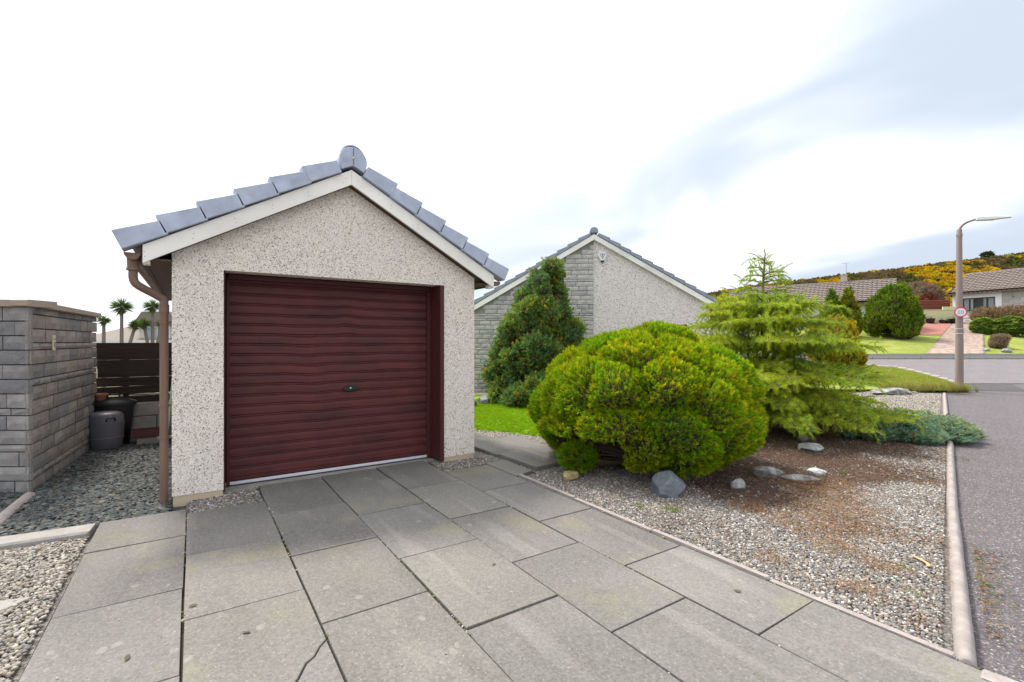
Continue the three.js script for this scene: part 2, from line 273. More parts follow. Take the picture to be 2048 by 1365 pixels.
function ribbon(A, B, along, across, off) {           // sheet between two edges given in the street frame, laid on the terrain
  const a = resample(A, along), b = resample(B, along), pos = [], uv = [], idx = [];
  for (let i = 0; i <= along; i++) for (let j = 0; j <= across; j++) { const t = j / across, r = lerp(a[i][0], b[i][0], t), d = lerp(a[i][1], b[i][1], t), p = Sy(r, d, off); pos.push(p.x, p.y, p.z); uv.push(r, d); }
  for (let i = 0; i < along; i++) for (let j = 0; j < across; j++) { const k = i * (across + 1) + j, m = k + across + 1; idx.push(k, m, k + 1, m, m + 1, k + 1); }
  const g = new THREE.BufferGeometry(); g.setAttribute('position', new THREE.Float32BufferAttribute(pos, 3)); g.setAttribute('uv', new THREE.Float32BufferAttribute(uv, 2)); g.setIndex(idx); g.computeVertexNormals(); return g;
}
function flat(pts, y) { const s = new THREE.Shape(pts.map(p => new THREE.Vector2(p[0], -p[1]))); const g = new THREE.ShapeGeometry(s); g.rotateX(-Math.PI / 2); g.translate(0, y, 0); return boxUV(g); }
const inPoly = (P, x, z) => { let c = false; for (let i = 0, j = P.length - 1; i < P.length; j = i++) { const [a, b] = P[i], [e, f] = P[j]; if ((b > z) !== (f > z) && x < (e - a) * (z - b) / (f - b) + a) c = !c; } return c; };

// street
setting('footway', ribbon([[-14, -6], [-14, 16.6]], [[60, -6], [60, 16.6]], 40, 60, -0.07), M.tarmac);
setting('road', ribbon([[2, 16.2], [2, 27.4]], [[75, 16.2], [75, 27.4]], 24, 60, -0.055), M.road);
setting('footway_patch', ribbon([[13.3, 14.5], [14.85, 16.1]], [[15.3, 14.3], [16.7, 16.05]], 6, 6, -0.062), M.patch);
{ // raised strip of pavement on the far side, with its kerb
  const g = [ribbon([[8, 27.5], [75, 27.5]], [[8, 29.3], [75, 29.3]], 60, 2, 0.07)];
  setting('far_footway', g, M.patch);
  const k = []; for (let r = 9; r < 70; r += 0.92) k.push(box(0.9, 0.16, 0.13, 0, 0, 0, 0.015).rotateY(-TH).translate(...Sy(r, 27.44, -0.01).toArray()));
  const kt = thing('far_kerb', 'grey concrete kerb along the far side of the road', 'kerb'); k.forEach(q => part('kerb_stone', q, M.concrete, kt));
}
// lawns and gardens across the road
setting('far_lawn', ribbon([[12, 29.34], [25.25, 29.34]], [[26, 41], [40.3, 44.0]], 24, 16, 0.03), M.lawnFar);
setting('red_gravel_drive', ribbon([[30.0, 36.4], [31.0, 38.6], [35, 43.2]], [[32.5, 36.4], [36.0, 39.8], [40.0, 43.7]], 14, 10, 0.07), M.redGravel);
setting('far_garden_lawn', ribbon([[28.75, 29.34], [46, 29.34]], [[41.5, 42.4], [60, 42.4]], 24, 14, 0.03), M.lawnFar);

// corner lawn on this side
const LAWN2 = [[8, 14.0], [12.9, 13.6], [13.9, 14.6], [14.6, 16.0], [15.5, 18.0], [16.3, 19.8], [16.75, 21.2], [16.3, 22.2], [14, 22.6], [8, 22.6]];
setting('corner_lawn', ribbon([[8, 14.0], [8, 22.6]], [[13.3, 14.0], [14.6, 16.0], [15.6, 18.0], [16.4, 19.8], [16.8, 21.0], [16.3, 22.0], [15, 22.6]], 20, 12, 0.03), M.lawnFar);
{
  const kt = thing('lawn_kerb', 'pale rounded kerb edging round the corner lawn by the junction', 'kerb');
  const e = resample([[13.75, 14.75], [14.6, 16.0], [15.6, 18.0], [16.4, 19.8], [16.85, 21.0], [16.35, 22.1], [15, 22.75], [9, 22.75]], 18);
  for (let i = 0; i < 18; i++) { const a = Sy(...e[i], 0.03), b = Sy(...e[i + 1], 0.03), L = a.distanceTo(b), g = box(L - 0.012, 0.14, 0.11, 0, 0, 0, 0.025); const m = part('kerb_stone', g, M.kerbStone, kt); m.position.copy(a).lerp(b, 0.5); m.rotation.y = -Math.atan2(b.z - a.z, b.x - a.x); }
}
// front garden of the house
const LAWN1 = [[3.3, -8.3], [3.9, -7.0], [4.2, -6.55], [4.45, -5.95], [5.2, -5.7], [7.5, -6.6], [9.6, -8.2], [9.5, -9.6], [5.2, -12.2], [3.3, -12.2]];
const BED = [[2.96, -0.73], [5.77, -1.46], [8.83, -2.23], [12.35, -3.19], [17.5, -4.55], [17.0, -6.2], [11, -7.2], [4.6, -8.5], [3.0, -8.5], [3.0, -4.3], [2.96, -4.3]];
setting('gravel_bed', flat(BED, -0.04), M.gravelBed);
setting('front_lawn', flat(LAWN1, -0.02), M.lawn);
const BROWN = [[5.3, -3.1, 1.05], [6.6, -3.2, 1.3], [7.8, -3.5, 1.5], [4.55, -2.75, 0.62], [8.6, -4.4, 1.6], [5.4, -4.2, 1.3]];
const ORANGE = [[4.25, -1.85, 0.42], [4.75, -2.0, 0.4], [3.85, -1.62, 0.25], [3.3, -1.25, 0.14], [3.75, -1.3, 0.16], [5.2, -2.3, 0.5], [4.1, -2.4, 0.2], [3.25, -1.75, 0.14]];
const blot = (L, x, z) => { let m = 0; for (const [a, b, r] of L) { const q = Math.hypot(x - a, z - b) / r; m = Math.max(m, 1.25 - q); } return m + 0.9 * (fbm(x * 2.2, z * 2.2, 4096, 5, 4) - 0.5); };
{ // needle litter lying over the bed: outline wanders with the litter itself
  const pos = [], uv = [], st = 0.06;
  for (let x = 3; x < 10.6; x += st) for (let z = -6.2; z < -1.2; z += st) if (blot(BROWN, x, z) > 0.35 && inPoly(BED, x, z)) { const q = [[x, z], [x + st, z], [x + st, z + st], [x, z + st]], y = -0.0335; for (const k of [0, 2, 1, 0, 3, 2]) { pos.push(q[k][0], y, q[k][1]); uv.push(...q[k]); } }
  const g = new THREE.BufferGeometry(); g.setAttribute('position', new THREE.Float32BufferAttribute(pos, 3)); g.setAttribute('uv', new THREE.Float32BufferAttribute(uv, 2)); g.computeVertexNormals();
  setting('needle_litter_bed', g, M.needleBed);
}
// side passage and left verge
setting('slate_bed', flat([[-4, -12], [-0.1, -12], [-0.1, -5.0], [-0.62, -5.02], [-4, -5.4]], -0.05), M.slateBed);
setting('pebble_bed', flat([[-4, -5.2], [-0.64, -4.85], [-0.64, 2], [-4, 2]], -0.045), M.gravelBed);
setting('door_apron', slabGeo([[0.25, -5.66], [2.5, -5.66], [2.5, -5.475], [0.25, -5.43]], -0.012, 0.08, 0.004), M.concrete);
setting('garage_gravel_strip', flat([[-0.05, -5.45], [0.54, -5.45], [0.54, -4.87], [-0.05, -4.87]], -0.03), M.gravelBed);
setting('path_gravel_strip', flat([[2.32, -5.6], [3.3, -5.6], [3.3, -4.8], [2.32, -4.8]], -0.03), M.gravelBed);

// ---------------------------------------------------------------- driveway of concrete slabs
const drive = new THREE.Group(); drive.name = 'driveway'; drive.userData = { kind: 'structure' }; scene.add(drive);
setting('driveway_bed', flat([[-0.62, -5.4], [2.92, -5.4], [2.92, 2], [-0.62, 2]], -0.052), plain(0.075, 0.062, 0.05, 1));
{
  const R = rng(301), cols = [
    [-0.625, -0.045, [-5.02, -4.35, -3.43, -2.54, -1.63, -0.72, 0.2, 1.1]],
    [-0.045, 0.545, [-4.9, -3.92, -3.02, -2.1, -1.19, -0.28, 0.63, 1.5]],
    [0.545, 1.14, [-5.43, -4.43, -3.52, -2.6, -1.69, -0.78, 0.13, 1.04]],
    [1.14, 1.74, [-5.455, -4.95, -4.04, -3.08, -2.145, -1.23, -0.32, 0.6, 1.5]],
    [1.74, 2.325, [-5.47, -4.485, -3.55, -2.635, -1.73, -0.82, 0.09, 1.0]],
    [2.325, 2.895, [-4.89, -4.045, -3.11, -2.195, -1.315, -0.42, 0.5, 1.4]]];
  let k = 0;
  const lay = (pts, dy = 0, tiltX = 0, tiltZ = 0) => {
    const g = slabGeo(pts, 0, 0.05, 0.004), b = new THREE.Box3().setFromBufferAttribute(g.attributes.position), c = b.getCenter(V());
    g.translate(-c.x, 0, -c.z);
    const uv = g.attributes.uv, ou = R() * 4.4, ov = R() * 6.4; for (let i = 0; i < uv.count; i++) uv.setXY(i, uv.getX(i) + ou, uv.getY(i) + ov);
    const m = part('paving_slab', g, M.slab[Math.floor(R() * 4)], drive); m.position.set(c.x, dy, c.z); m.rotation.set(tiltX, 0, tiltZ); k++;
  };
  for (const [a, b, js] of cols) for (let i = 0; i < js.length - 1; i++) {
    const gap = () => 0.0035 + 0.0035 * R(), w = () => (R() - 0.5) * 0.007;
    const x0 = a + gap(), x1 = b - gap(), z0 = js[i] + gap(), z1 = js[i + 1] - gap();
    const dy = (R() - 0.5) * 0.006 + (a === 1.14 && i === 3 ? 0.006 : 0), tx = (R() - 0.5) * 0.006, tz = (R() - 0.5) * 0.006;
    if (a === -0.045 && i === 2) {   // the cracked slab, in two pieces
      lay([[x0, z0], [x1, z0], [x1, -2.455], [0.5, -2.415], [0.462, -2.352], [0.42, -2.322], [0.374, -2.235], [0.33, -2.18], [0.268, z1], [x0, z1]], 0.001, 0, 0.002);
      lay([[x1, -2.446], [0.504, -2.41], [0.467, -2.348], [0.426, -2.317], [0.379, -2.231], [0.333, -2.175], [0.272, z1], [x1, z1]], -0.004, 0.004, 0);
      continue;
    }
    lay([[x0 + w(), z0 + w()], [x1 + w(), z0 + w()], [x1 + w(), z1 + w()], [x0 + w(), z1 + w()]], dy, tx, tz);
  }
  lay([[2.905, -4.97], [3.19, -4.98], [3.17, -4.39], [2.905, -4.3]], -0.004);
}
{ // path of larger slabs along the garage side
  const path = new THREE.Group(); path.name = 'garden_path'; path.userData = { kind: 'structure' }; scene.add(path);
  const R = rng(302);
  for (const [pts, top] of [[[[3.21, -5.17], [4.04, -5.3], [4.02, -4.45], [3.23, -4.38]], 0.03], [[[3.2, -6.02], [4.1, -6.12], [4.045, -5.31], [3.21, -5.18]], 0.012], [[[3.18, -6.9], [3.78, -6.95], [3.74, -6.09], [3.2, -6.03]], 0.008], [[[3.15, -7.8], [3.75, -7.85], [3.77, -6.97], [3.17, -6.91]], 0.004]]) {
    const g = slabGeo(pts, top, 0.075, 0.006), uv = g.attributes.uv, o = R() * 3; for (let i = 0; i < uv.count; i++) uv.setXY(i, uv.getX(i) + o, uv.getY(i) + o * 1.7); part('paving_slab', g, M.slab[Math.floor(R() * 4)], path);
  }
}
{ // narrow concrete edging between drive and gravel, cast in lengths
  const R = rng(303), e = thing('drive_edging', 'narrow rough concrete edging strip between the driveway slabs and the gravel bed', 'edging');
  let z = -4.28; while (z < -0.75) { const L = Math.min(0.9, -0.72 - z); const g = box(0.038, 0.09, L - 0.006, 2.925, 0, z + L / 2, 0.008), p = g.attributes.position; for (let i = 0; i < p.count; i++) { const y = p.getY(i), q = (vn(p.getZ(i) * 30, 3, 4096, 3) - 0.5); p.setX(i, p.getX(i) + q * 0.008); p.setY(i, y + q * 0.006); } const m = part('edging_block', g, M.kerbStone, e); m.position.y = -0.037 + (R() - 0.5) * 0.005; m.rotation.z = (R() - 0.5) * 0.008; z += L; }
  const f = single('flush_kerb', box(0.085, 0.08, 1.7, 0, 0, 0, 0.008), M.kerbStone, 'flat concrete kerb strip beyond the end of the rounded kerb', 'kerb', [2.965, -0.035, 0.22], 0.12);
}
{ // half-round concrete kerb between gravel bed and footway
  const mk = (A, B, rad) => { const a = V(A[0], 0, A[1]), b = V(B[0], 0, B[1]), L = a.distanceTo(b), n = Math.max(6, Math.round(L / 0.07)), seg = 14, pos = [], uv = [], idx = [], R = rng(Math.round(L * 77));
    for (let i = 0; i <= n; i++) for (let j = 0; j <= seg; j++) { const t = j / seg * Math.PI, w = rad * (1 + 0.10 * (vn3(i * 0.35, j * 0.5, L, 4) - 0.5)), end = i === 0 || i === n ? 0.93 : 1; pos.push(i / n * L, Math.sin(t) * w * 1.0 * end, Math.cos(t) * w * end); uv.push(i / n * L, j / seg * rad * 3.2); }
    for (let i = 0; i < n; i++) for (let j = 0; j < seg; j++) { const k = i * (seg + 1) + j, m = k + seg + 1; idx.push(k, k + 1, m, m, k + 1, m + 1); }
    const cap = (i, sgn) => { let prev = i * (seg + 1); for (const [k, o] of [[0.86, 0.008], [0.45, 0.012], [0.02, 0.013]]) { const c = pos.length / 3; for (let j = 0; j <= seg; j++) { const q = (i * (seg + 1) + j) * 3; pos.push(i / n * L + sgn * o + 0.006 * (R() - 0.5), pos[q + 1] * k, pos[q + 2] * k); uv.push(pos[q + 2] * k + 0.2, pos[q + 1] * k); } for (let j = 0; j < seg; j++) idx.push(prev + j, c + j, prev + j + 1, c + j, c + j + 1, prev + j + 1); prev = c; } }; cap(0, -1); cap(n, 1);
    const g = new THREE.BufferGeometry(); g.setAttribute('position', new THREE.Float32BufferAttribute(pos, 3)); g.setAttribute('uv', new THREE.Float32BufferAttribute(uv, 2)); g.setIndex(idx); g.computeVertexNormals();
    return { g, a, turn: -Math.atan2(b.z - a.z, b.x - a.x) }; };
  const k = thing('rounded_kerb', 'long weathered half-round concrete kerb between the gravel bed and the footway', 'kerb');
  for (const [A, B] of [[[2.945, -0.69], [5.78, -1.45]], [[5.79, -1.453], [9.3, -2.36]], [[9.31, -2.363], [12.4, -3.2]], [[12.41, -3.203], [17.6, -4.58]]]) { const { g, a, turn } = mk(A, B, 0.041); const m = part('kerb_length', g, M.kerbStone, k); m.position.set(a.x, -0.06, a.z); m.rotation.y = turn; m.scale.set(1, 1.6, 1); }
  const L = thing('left_edging', 'flat concrete kerb strip between dark slate chips and pale pebbles', 'kerb');
  { const m = part('kerb_length', box(2.4, 0.1, 0.2, -1.2, 0, 0, 0.014), M.concrete, L); }
  L.position.set(-0.645, -0.03, -4.87); L.rotation.y = -0.07;
  const P = mk([-1.31, -6.42], [-1.36, -4.9], 0.055); const c = single('round_edging', P.g, M.kerbStone, 'rounded grey concrete edging beside the slate chips at the wall corner', 'kerb', [P.a.x, -0.05, P.a.z], P.turn);
  single('stepping_stone', slabGeo([[-0.42, -0.14], [0.2, 0.02], [0.02, 0.2], [-0.4, 0.3]], 0, 0.05, 0.008), M.concrete, 'smooth buff stepping stone set among the pale pebbles', 'paving stone', [-0.96, -0.012, -3.84]);
}
// ---------------------------------------------------------------- loose stones
function pebble(seed, flatY, det = 1, sharp = false) {
  const R = rng(seed); let g = new THREE.IcosahedronGeometry(1, det); const p = g.attributes.position, v = V();
  for (let i = 0; i < p.count; i++) { v.fromBufferAttribute(p, i); const k = 0.72 + 0.56 * vn3(v.x * 1.3 + seed, v.y * 1.3, v.z * 1.3, seed); v.multiplyScalar(k); p.setXYZ(i, v.x, v.y * flatY, v.z * (0.7 + 0.15 * (seed % 3))); }
  g.computeVertexNormals(); if (!sharp) { g.deleteAttribute('uv'); g = smooth(g); } return g;
}
function smooth(g) { const p = g.attributes.position, acc = new Map(), key = i => `${p.getX(i).toFixed(4)},${p.getY(i).toFixed(4)},${p.getZ(i).toFixed(4)}`, n = g.attributes.normal; for (let i = 0; i < p.count; i++) { const k = key(i), a = acc.get(k) || V(); a.x += n.getX(i); a.y += n.getY(i); a.z += n.getZ(i); acc.set(k, a); } for (let i = 0; i < p.count; i++) { const a = acc.get(key(i)).clone().normalize(); n.setXYZ(i, a.x, a.y, a.z); } return g; }
M.pebble = plain(1, 1, 1, 0.85);
const PAL = {
  grey: R => { const k = 0.62 + 0.75 * R(), t = R(); return t < 0.34 ? lin(0.2 * k, 0.185 * k, 0.17 * k) : t < 0.5 ? lin(0.33 * k, 0.305 * k, 0.28 * k) : t < 0.76 ? lin(0.14 * k, 0.132 * k, 0.128 * k) : t < 0.92 ? lin(0.24 * k, 0.175 * k, 0.125 * k) : lin(0.52, 0.5, 0.48); },
  pale: R => { const k = 0.7 + 0.6 * R(), t = R(); return t < 0.45 ? lin(0.3 * k, 0.27 * k, 0.23 * k) : t < 0.66 ? lin(0.4 * k, 0.37 * k, 0.33 * k) : t < 0.86 ? lin(0.24 * k, 0.2 * k, 0.16 * k) : lin(0.16 * k, 0.15 * k, 0.145 * k); },
  slate: R => { const k = 0.6 + 0.9 * R(), t = R(); return t < 0.55 ? lin(0.045 * k, 0.052 * k, 0.053 * k) : t < 0.85 ? lin(0.078 * k, 0.088 * k, 0.087 * k) : lin(0.11 * k, 0.098 * k, 0.08 * k); },
};
function scatter(name, poly, n, R, r0, r1, y, pal, flatY, label, category, keep, sharp) {
  const xs = poly.map(p => p[0]), zs = poly.map(p => p[1]), x0 = Math.min(...xs), x1 = Math.max(...xs), z0 = Math.min(...zs), z1 = Math.max(...zs);
  const L = [[], [], []]; let tries = 0, c = 0;
  while (c < n && tries++ < n * 12) { const x = lerp(x0, x1, R()), z = lerp(z0, z1, R()); if (!inPoly(poly, x, z) || (keep && !keep(x, z, R))) continue; const s = lerp(r0, r1, R() ** 1.7); L[c % 3].push({ p: V(x, y + R() * 0.012, z), e: [(R() - 0.5) * (sharp ? 0.9 : 1.2), R() * 6.28, (R() - 0.5) * (sharp ? 0.9 : 1.2)], s, c: pal(R) }); c++; }
  const g = thing(name, label, category); g.userData.kind = 'stuff';
  L.forEach((l, i) => inst('stones', pebble(401 + i * 7 + (sharp ? 50 : 0), flatY, sharp ? 0 : 1, sharp), M.pebble, l, g));
  return g;
}
{
  const R = rng(333), NEAR = [[2.96, -0.78], [8.75, -2.26], [9.3, -4.2], [7, -4.6], [3.2, -5.2], [3.2, -4.3], [2.96, -4.3]];
  scatter('bed_gravel', NEAR, 95000, R, 0.005, 0.0125, -0.034, PAL.grey, 0.7, 'grey and white gravel spread over the bed beside the driveway', 'gravel', (x, z, R) => { const b = blot(BROWN, x, z); return R() > clamp((b - 0.05) * 1.9, 0, 0.965); });
  scatter('far_bed_gravel', [[9.2, -2.45], [17.4, -4.6], [16.6, -6], [9.5, -5.5]], 26000, R, 0.009, 0.02, -0.034, PAL.pale, 0.7, 'pale gravel between the blue juniper and the corner lawn', 'gravel');
  scatter('lawn_edge_gravel', [[3.2, -8.2], [3.2, -6.9], [3.8, -6.9], [3.78, -6.1], [4.1, -6.1], [4.05, -4.4], [5, -5.2], [5.2, -5.65], [4.45, -5.9], [4.2, -6.5], [3.9, -6.95], [3.4, -8.1]], 12000, R, 0.007, 0.016, -0.034, PAL.pale, 0.7, 'pale gravel between the garden path and the front lawn', 'gravel');
  scatter('verge_pebbles', [[-2.8, -4.99], [-0.66, -4.86], [-0.66, -0.9], [-2.8, -0.9]], 46000, R, 0.007, 0.0155, -0.03, PAL.pale, 0.65, 'pale rounded pebbles along the left edge of the driveway', 'gravel');
  scatter('slate_chippings', [[-2.6, -9.3], [-0.17, -9.3], [-0.17, -5.03], [-0.62, -5.05], [-2.6, -5.2]], 34000, R, 0.011, 0.029, -0.036, PAL.slate, 0.34, 'dark blue-grey slate chippings in the passage beside the garage', 'gravel', null, true);
  scatter('threshold_gravel', [[-0.03, -5.34], [0.53, -5.42], [0.53, -4.9], [-0.03, -4.88]], 2600, R, 0.005, 0.013, -0.024, PAL.grey, 0.7, 'small gravel patch at the left foot of the garage door', 'gravel');
  scatter('path_side_gravel', [[2.4, -5.5], [3.18, -5.3], [3.18, -4.98], [2.33, -4.9]], 3200, R, 0.005, 0.013, -0.024, PAL.grey, 0.7, 'small gravel patch at the right foot of the garage', 'gravel');
}
{ // fallen needles and straw
  const R = rng(334), n = new THREE.BufferGeometry(); n.setAttribute('position', new THREE.Float32BufferAttribute([-0.5, 0, -0.03, 0.5, 0, 0, -0.5, 0.0, 0.03, -0.5, 0, 0.03, 0.5, 0, 0, -0.5, 0.05, 0], 3)); n.computeVertexNormals();
  M.needle = plain(1, 1, 1, 1, 0, { side: THREE.DoubleSide });
  const L = [], brown = R => { const k = 0.6 + 0.9 * R(), t = R(); return t < 0.6 ? lin(0.15 * k, 0.082 * k, 0.056 * k) : t < 0.85 ? lin(0.21 * k, 0.13 * k, 0.09 * k) : lin(0.25 * k, 0.19 * k, 0.13 * k); }, orange = R => { const k = 0.7 + 0.7 * R(), t = R(); return t < 0.75 ? lin(0.34 * k, 0.17 * k, 0.09 * k) : t < 0.92 ? lin(0.36 * k, 0.26 * k, 0.09 * k) : lin(0.14 * k, 0.2 * k, 0.03 * k); };
  let i = 0; while (L.length < 75000 && i++ < 1200000) { const x = 2.97 + R() * 7.2, z = -5.8 + R() * 5; const b = blot(BROWN, x, z); if (R() > clamp((b - 0.02) * 1.6) || !inPoly(BED, x, z)) continue; L.push({ p: V(x, -0.024 + R() * 0.018, z), e: [0, R() * 6.28, (R() - 0.5) * 0.5], s: V(0.02 + R() * 0.035, 0.03, 0.04 + 0.03 * R()), c: brown(R) }); }
  i = 0; let k = 0; while (k < 9000 && i++ < 300000) { const x = 2.97 + R() * 3.4, z = -3.4 + R() * 2.5; if (R() > clamp((blot(ORANGE, x, z) - 0.1) * 1.2) || !inPoly(BED, x, z)) continue; k++; L.push({ p: V(x, -0.018 + R() * 0.016, z), e: [0, R() * 6.28, (R() - 0.5) * 0.6], s: V(0.015 + R() * 0.03, 0.03, 0.04 + 0.03 * R()), c: orange(R) }); }
  for (k = 0; k < 2600; k++) { const t = R(), x = 2.97 + R() * 6, z = -4.2 + R() * 3.4; if (inPoly(BED, x, z)) L.push({ p: V(x, -0.014 + R() * 0.01, z), e: [0, R() * 6.28, (R() - 0.5) * 0.5], s: V(0.015 + R() * 0.03, 0.03, 0.05), c: R() < 0.5 ? brown(R) : orange(R) }); }
  const g = thing('fallen_needles', 'brown fallen conifer needles lying over the gravel under the trees', 'needle litter'); g.userData.kind = 'stuff'; inst('needles', n, M.needle, L, g);
  // litter caught against the outside of the kerb
  const K = []; for (k = 0; k < 2400; k++) { const t = R(), x = 3.0 + t * 9, c = 0.09 + 0.2 * R() * R() + 0.0, cl = fbm(x * 1.6, 3, 4096, 9, 3); if (R() > sstep(0.45, 0.66, cl)) continue; K.push({ p: V(x + c * 0.25, -0.066 + R() * 0.02, -0.7 - (x - 2.945) * 0.2605 + c), e: [0, R() * 6.28, (R() - 0.5) * 0.7], s: V(0.018 + R() * 0.035, 0.06, 0.08 + 0.1 * R()), c: R() < 0.25 ? lin(0.12, 0.17, 0.04) : orange(R).multiplyScalar(0.75) }); }
  const h = thing('kerb_litter', 'dead leaves and moss caught along the footway side of the kerb', 'leaf litter'); h.userData.kind = 'stuff'; inst('litter', n, M.needle, K, h);
}
{ // moss, grit and straw caught in the slab joints
  const R = rng(335), moss = [], grit = [];
  for (const x of [-0.045, 0.545, 1.14, 1.74, 2.325, 2.9]) for (let i = 0; i < 130; i++) { const z = -4.8 + R() * 5, c = fbm(x * 5, z * 2.3, 4096, 8, 3); if (c < 0.5 || R() > (c - 0.48) * 7) continue; (R() < 0.72 ? moss : grit).push({ p: V(x + (R() - 0.5) * 0.012, -0.008 + R() * 0.008, z), e: [R() * 3, R() * 6, R() * 3], s: 0.003 + 0.005 * R(), c: null }); }
  for (let i = 0; i < 70; i++) grit.push({ p: V(-0.5 + R() * 3.4, 0.006, -5 + R() * 4), e: [R() * 3, R() * 6, R() * 3], s: 0.002 + 0.004 * R() * R() });
  for (const t of moss) { const k = 0.6 + 0.8 * R(); t.c = R() < 0.5 ? lin(0.1 * k, 0.14 * k, 0.02) : lin(0.26 * k, 0.19 * k, 0.06 * k); } for (const t of grit) { const k = 0.5 + 0.7 * R(); t.c = lin(0.5 * k, 0.47 * k, 0.44 * k); }
  const g = thing('joint_moss', 'moss, straw and grit caught in the joints of the driveway slabs', 'moss'); g.userData.kind = 'stuff'; inst('moss', pebble(431, 0.8, 1), M.pebble, moss, g); inst('grit', pebble(437, 0.8, 1), M.pebble, grit, g);
  [[0.0, -3.15], [-0.25, -2.8], [0.22, -2.72], [1.62, -2.66], [2.62, -1.6]].forEach(([x, z], i) => single('dead_leaf', new THREE.CircleGeometry(0.014, 7).scale(1.6, 0.7, 1).rotateX(-1.3), plain(0.1, 0.075, 0.055, 0.9), ['small dead leaf lying beside the long joint above the cracked slab', 'small dead leaf on the outermost slab column beside the pale pebbles', 'small dead leaf lying on the cracked slab itself', 'small dead leaf on the middle slabs, far from any joint', 'small dead leaf on the slabs next to the gravel edging'][i], 'leaf', [x, 0.009, z], i * 1.3, 'dead leaves on the slabs'));
}
// ---------------------------------------------------------------- roof pieces shared by garage and house
function tileGeo(w, len, thick = 0.016, amp = 0.022) {      // double-roman tile: x across, z down the slope (0 at its head), y up
  const n = 12, s = new THREE.Shape(), f = t => amp * (0.5 - 0.5 * Math.cos(t * 4 * Math.PI)) ** 1.4;
  s.moveTo(0, f(0)); for (let i = 1; i <= n; i++) s.lineTo(i / n * w, f(i / n)); for (let i = n; i >= 0; i--) s.lineTo(i / n * w, f(i / n) - thick); s.closePath();
  return boxUV(new THREE.ExtrudeGeometry(s, { depth: len, bevelEnabled: false }));
}
function vergeGeo(len, h0, h1, depth) {                    // verge cap seen from the gable: x down the slope, side face deeper at its lower end
  return prism([[0, 0.0], [len + 0.02, -0.0], [len + 0.012, h1], [0, h0]], depth, 0.004);
}
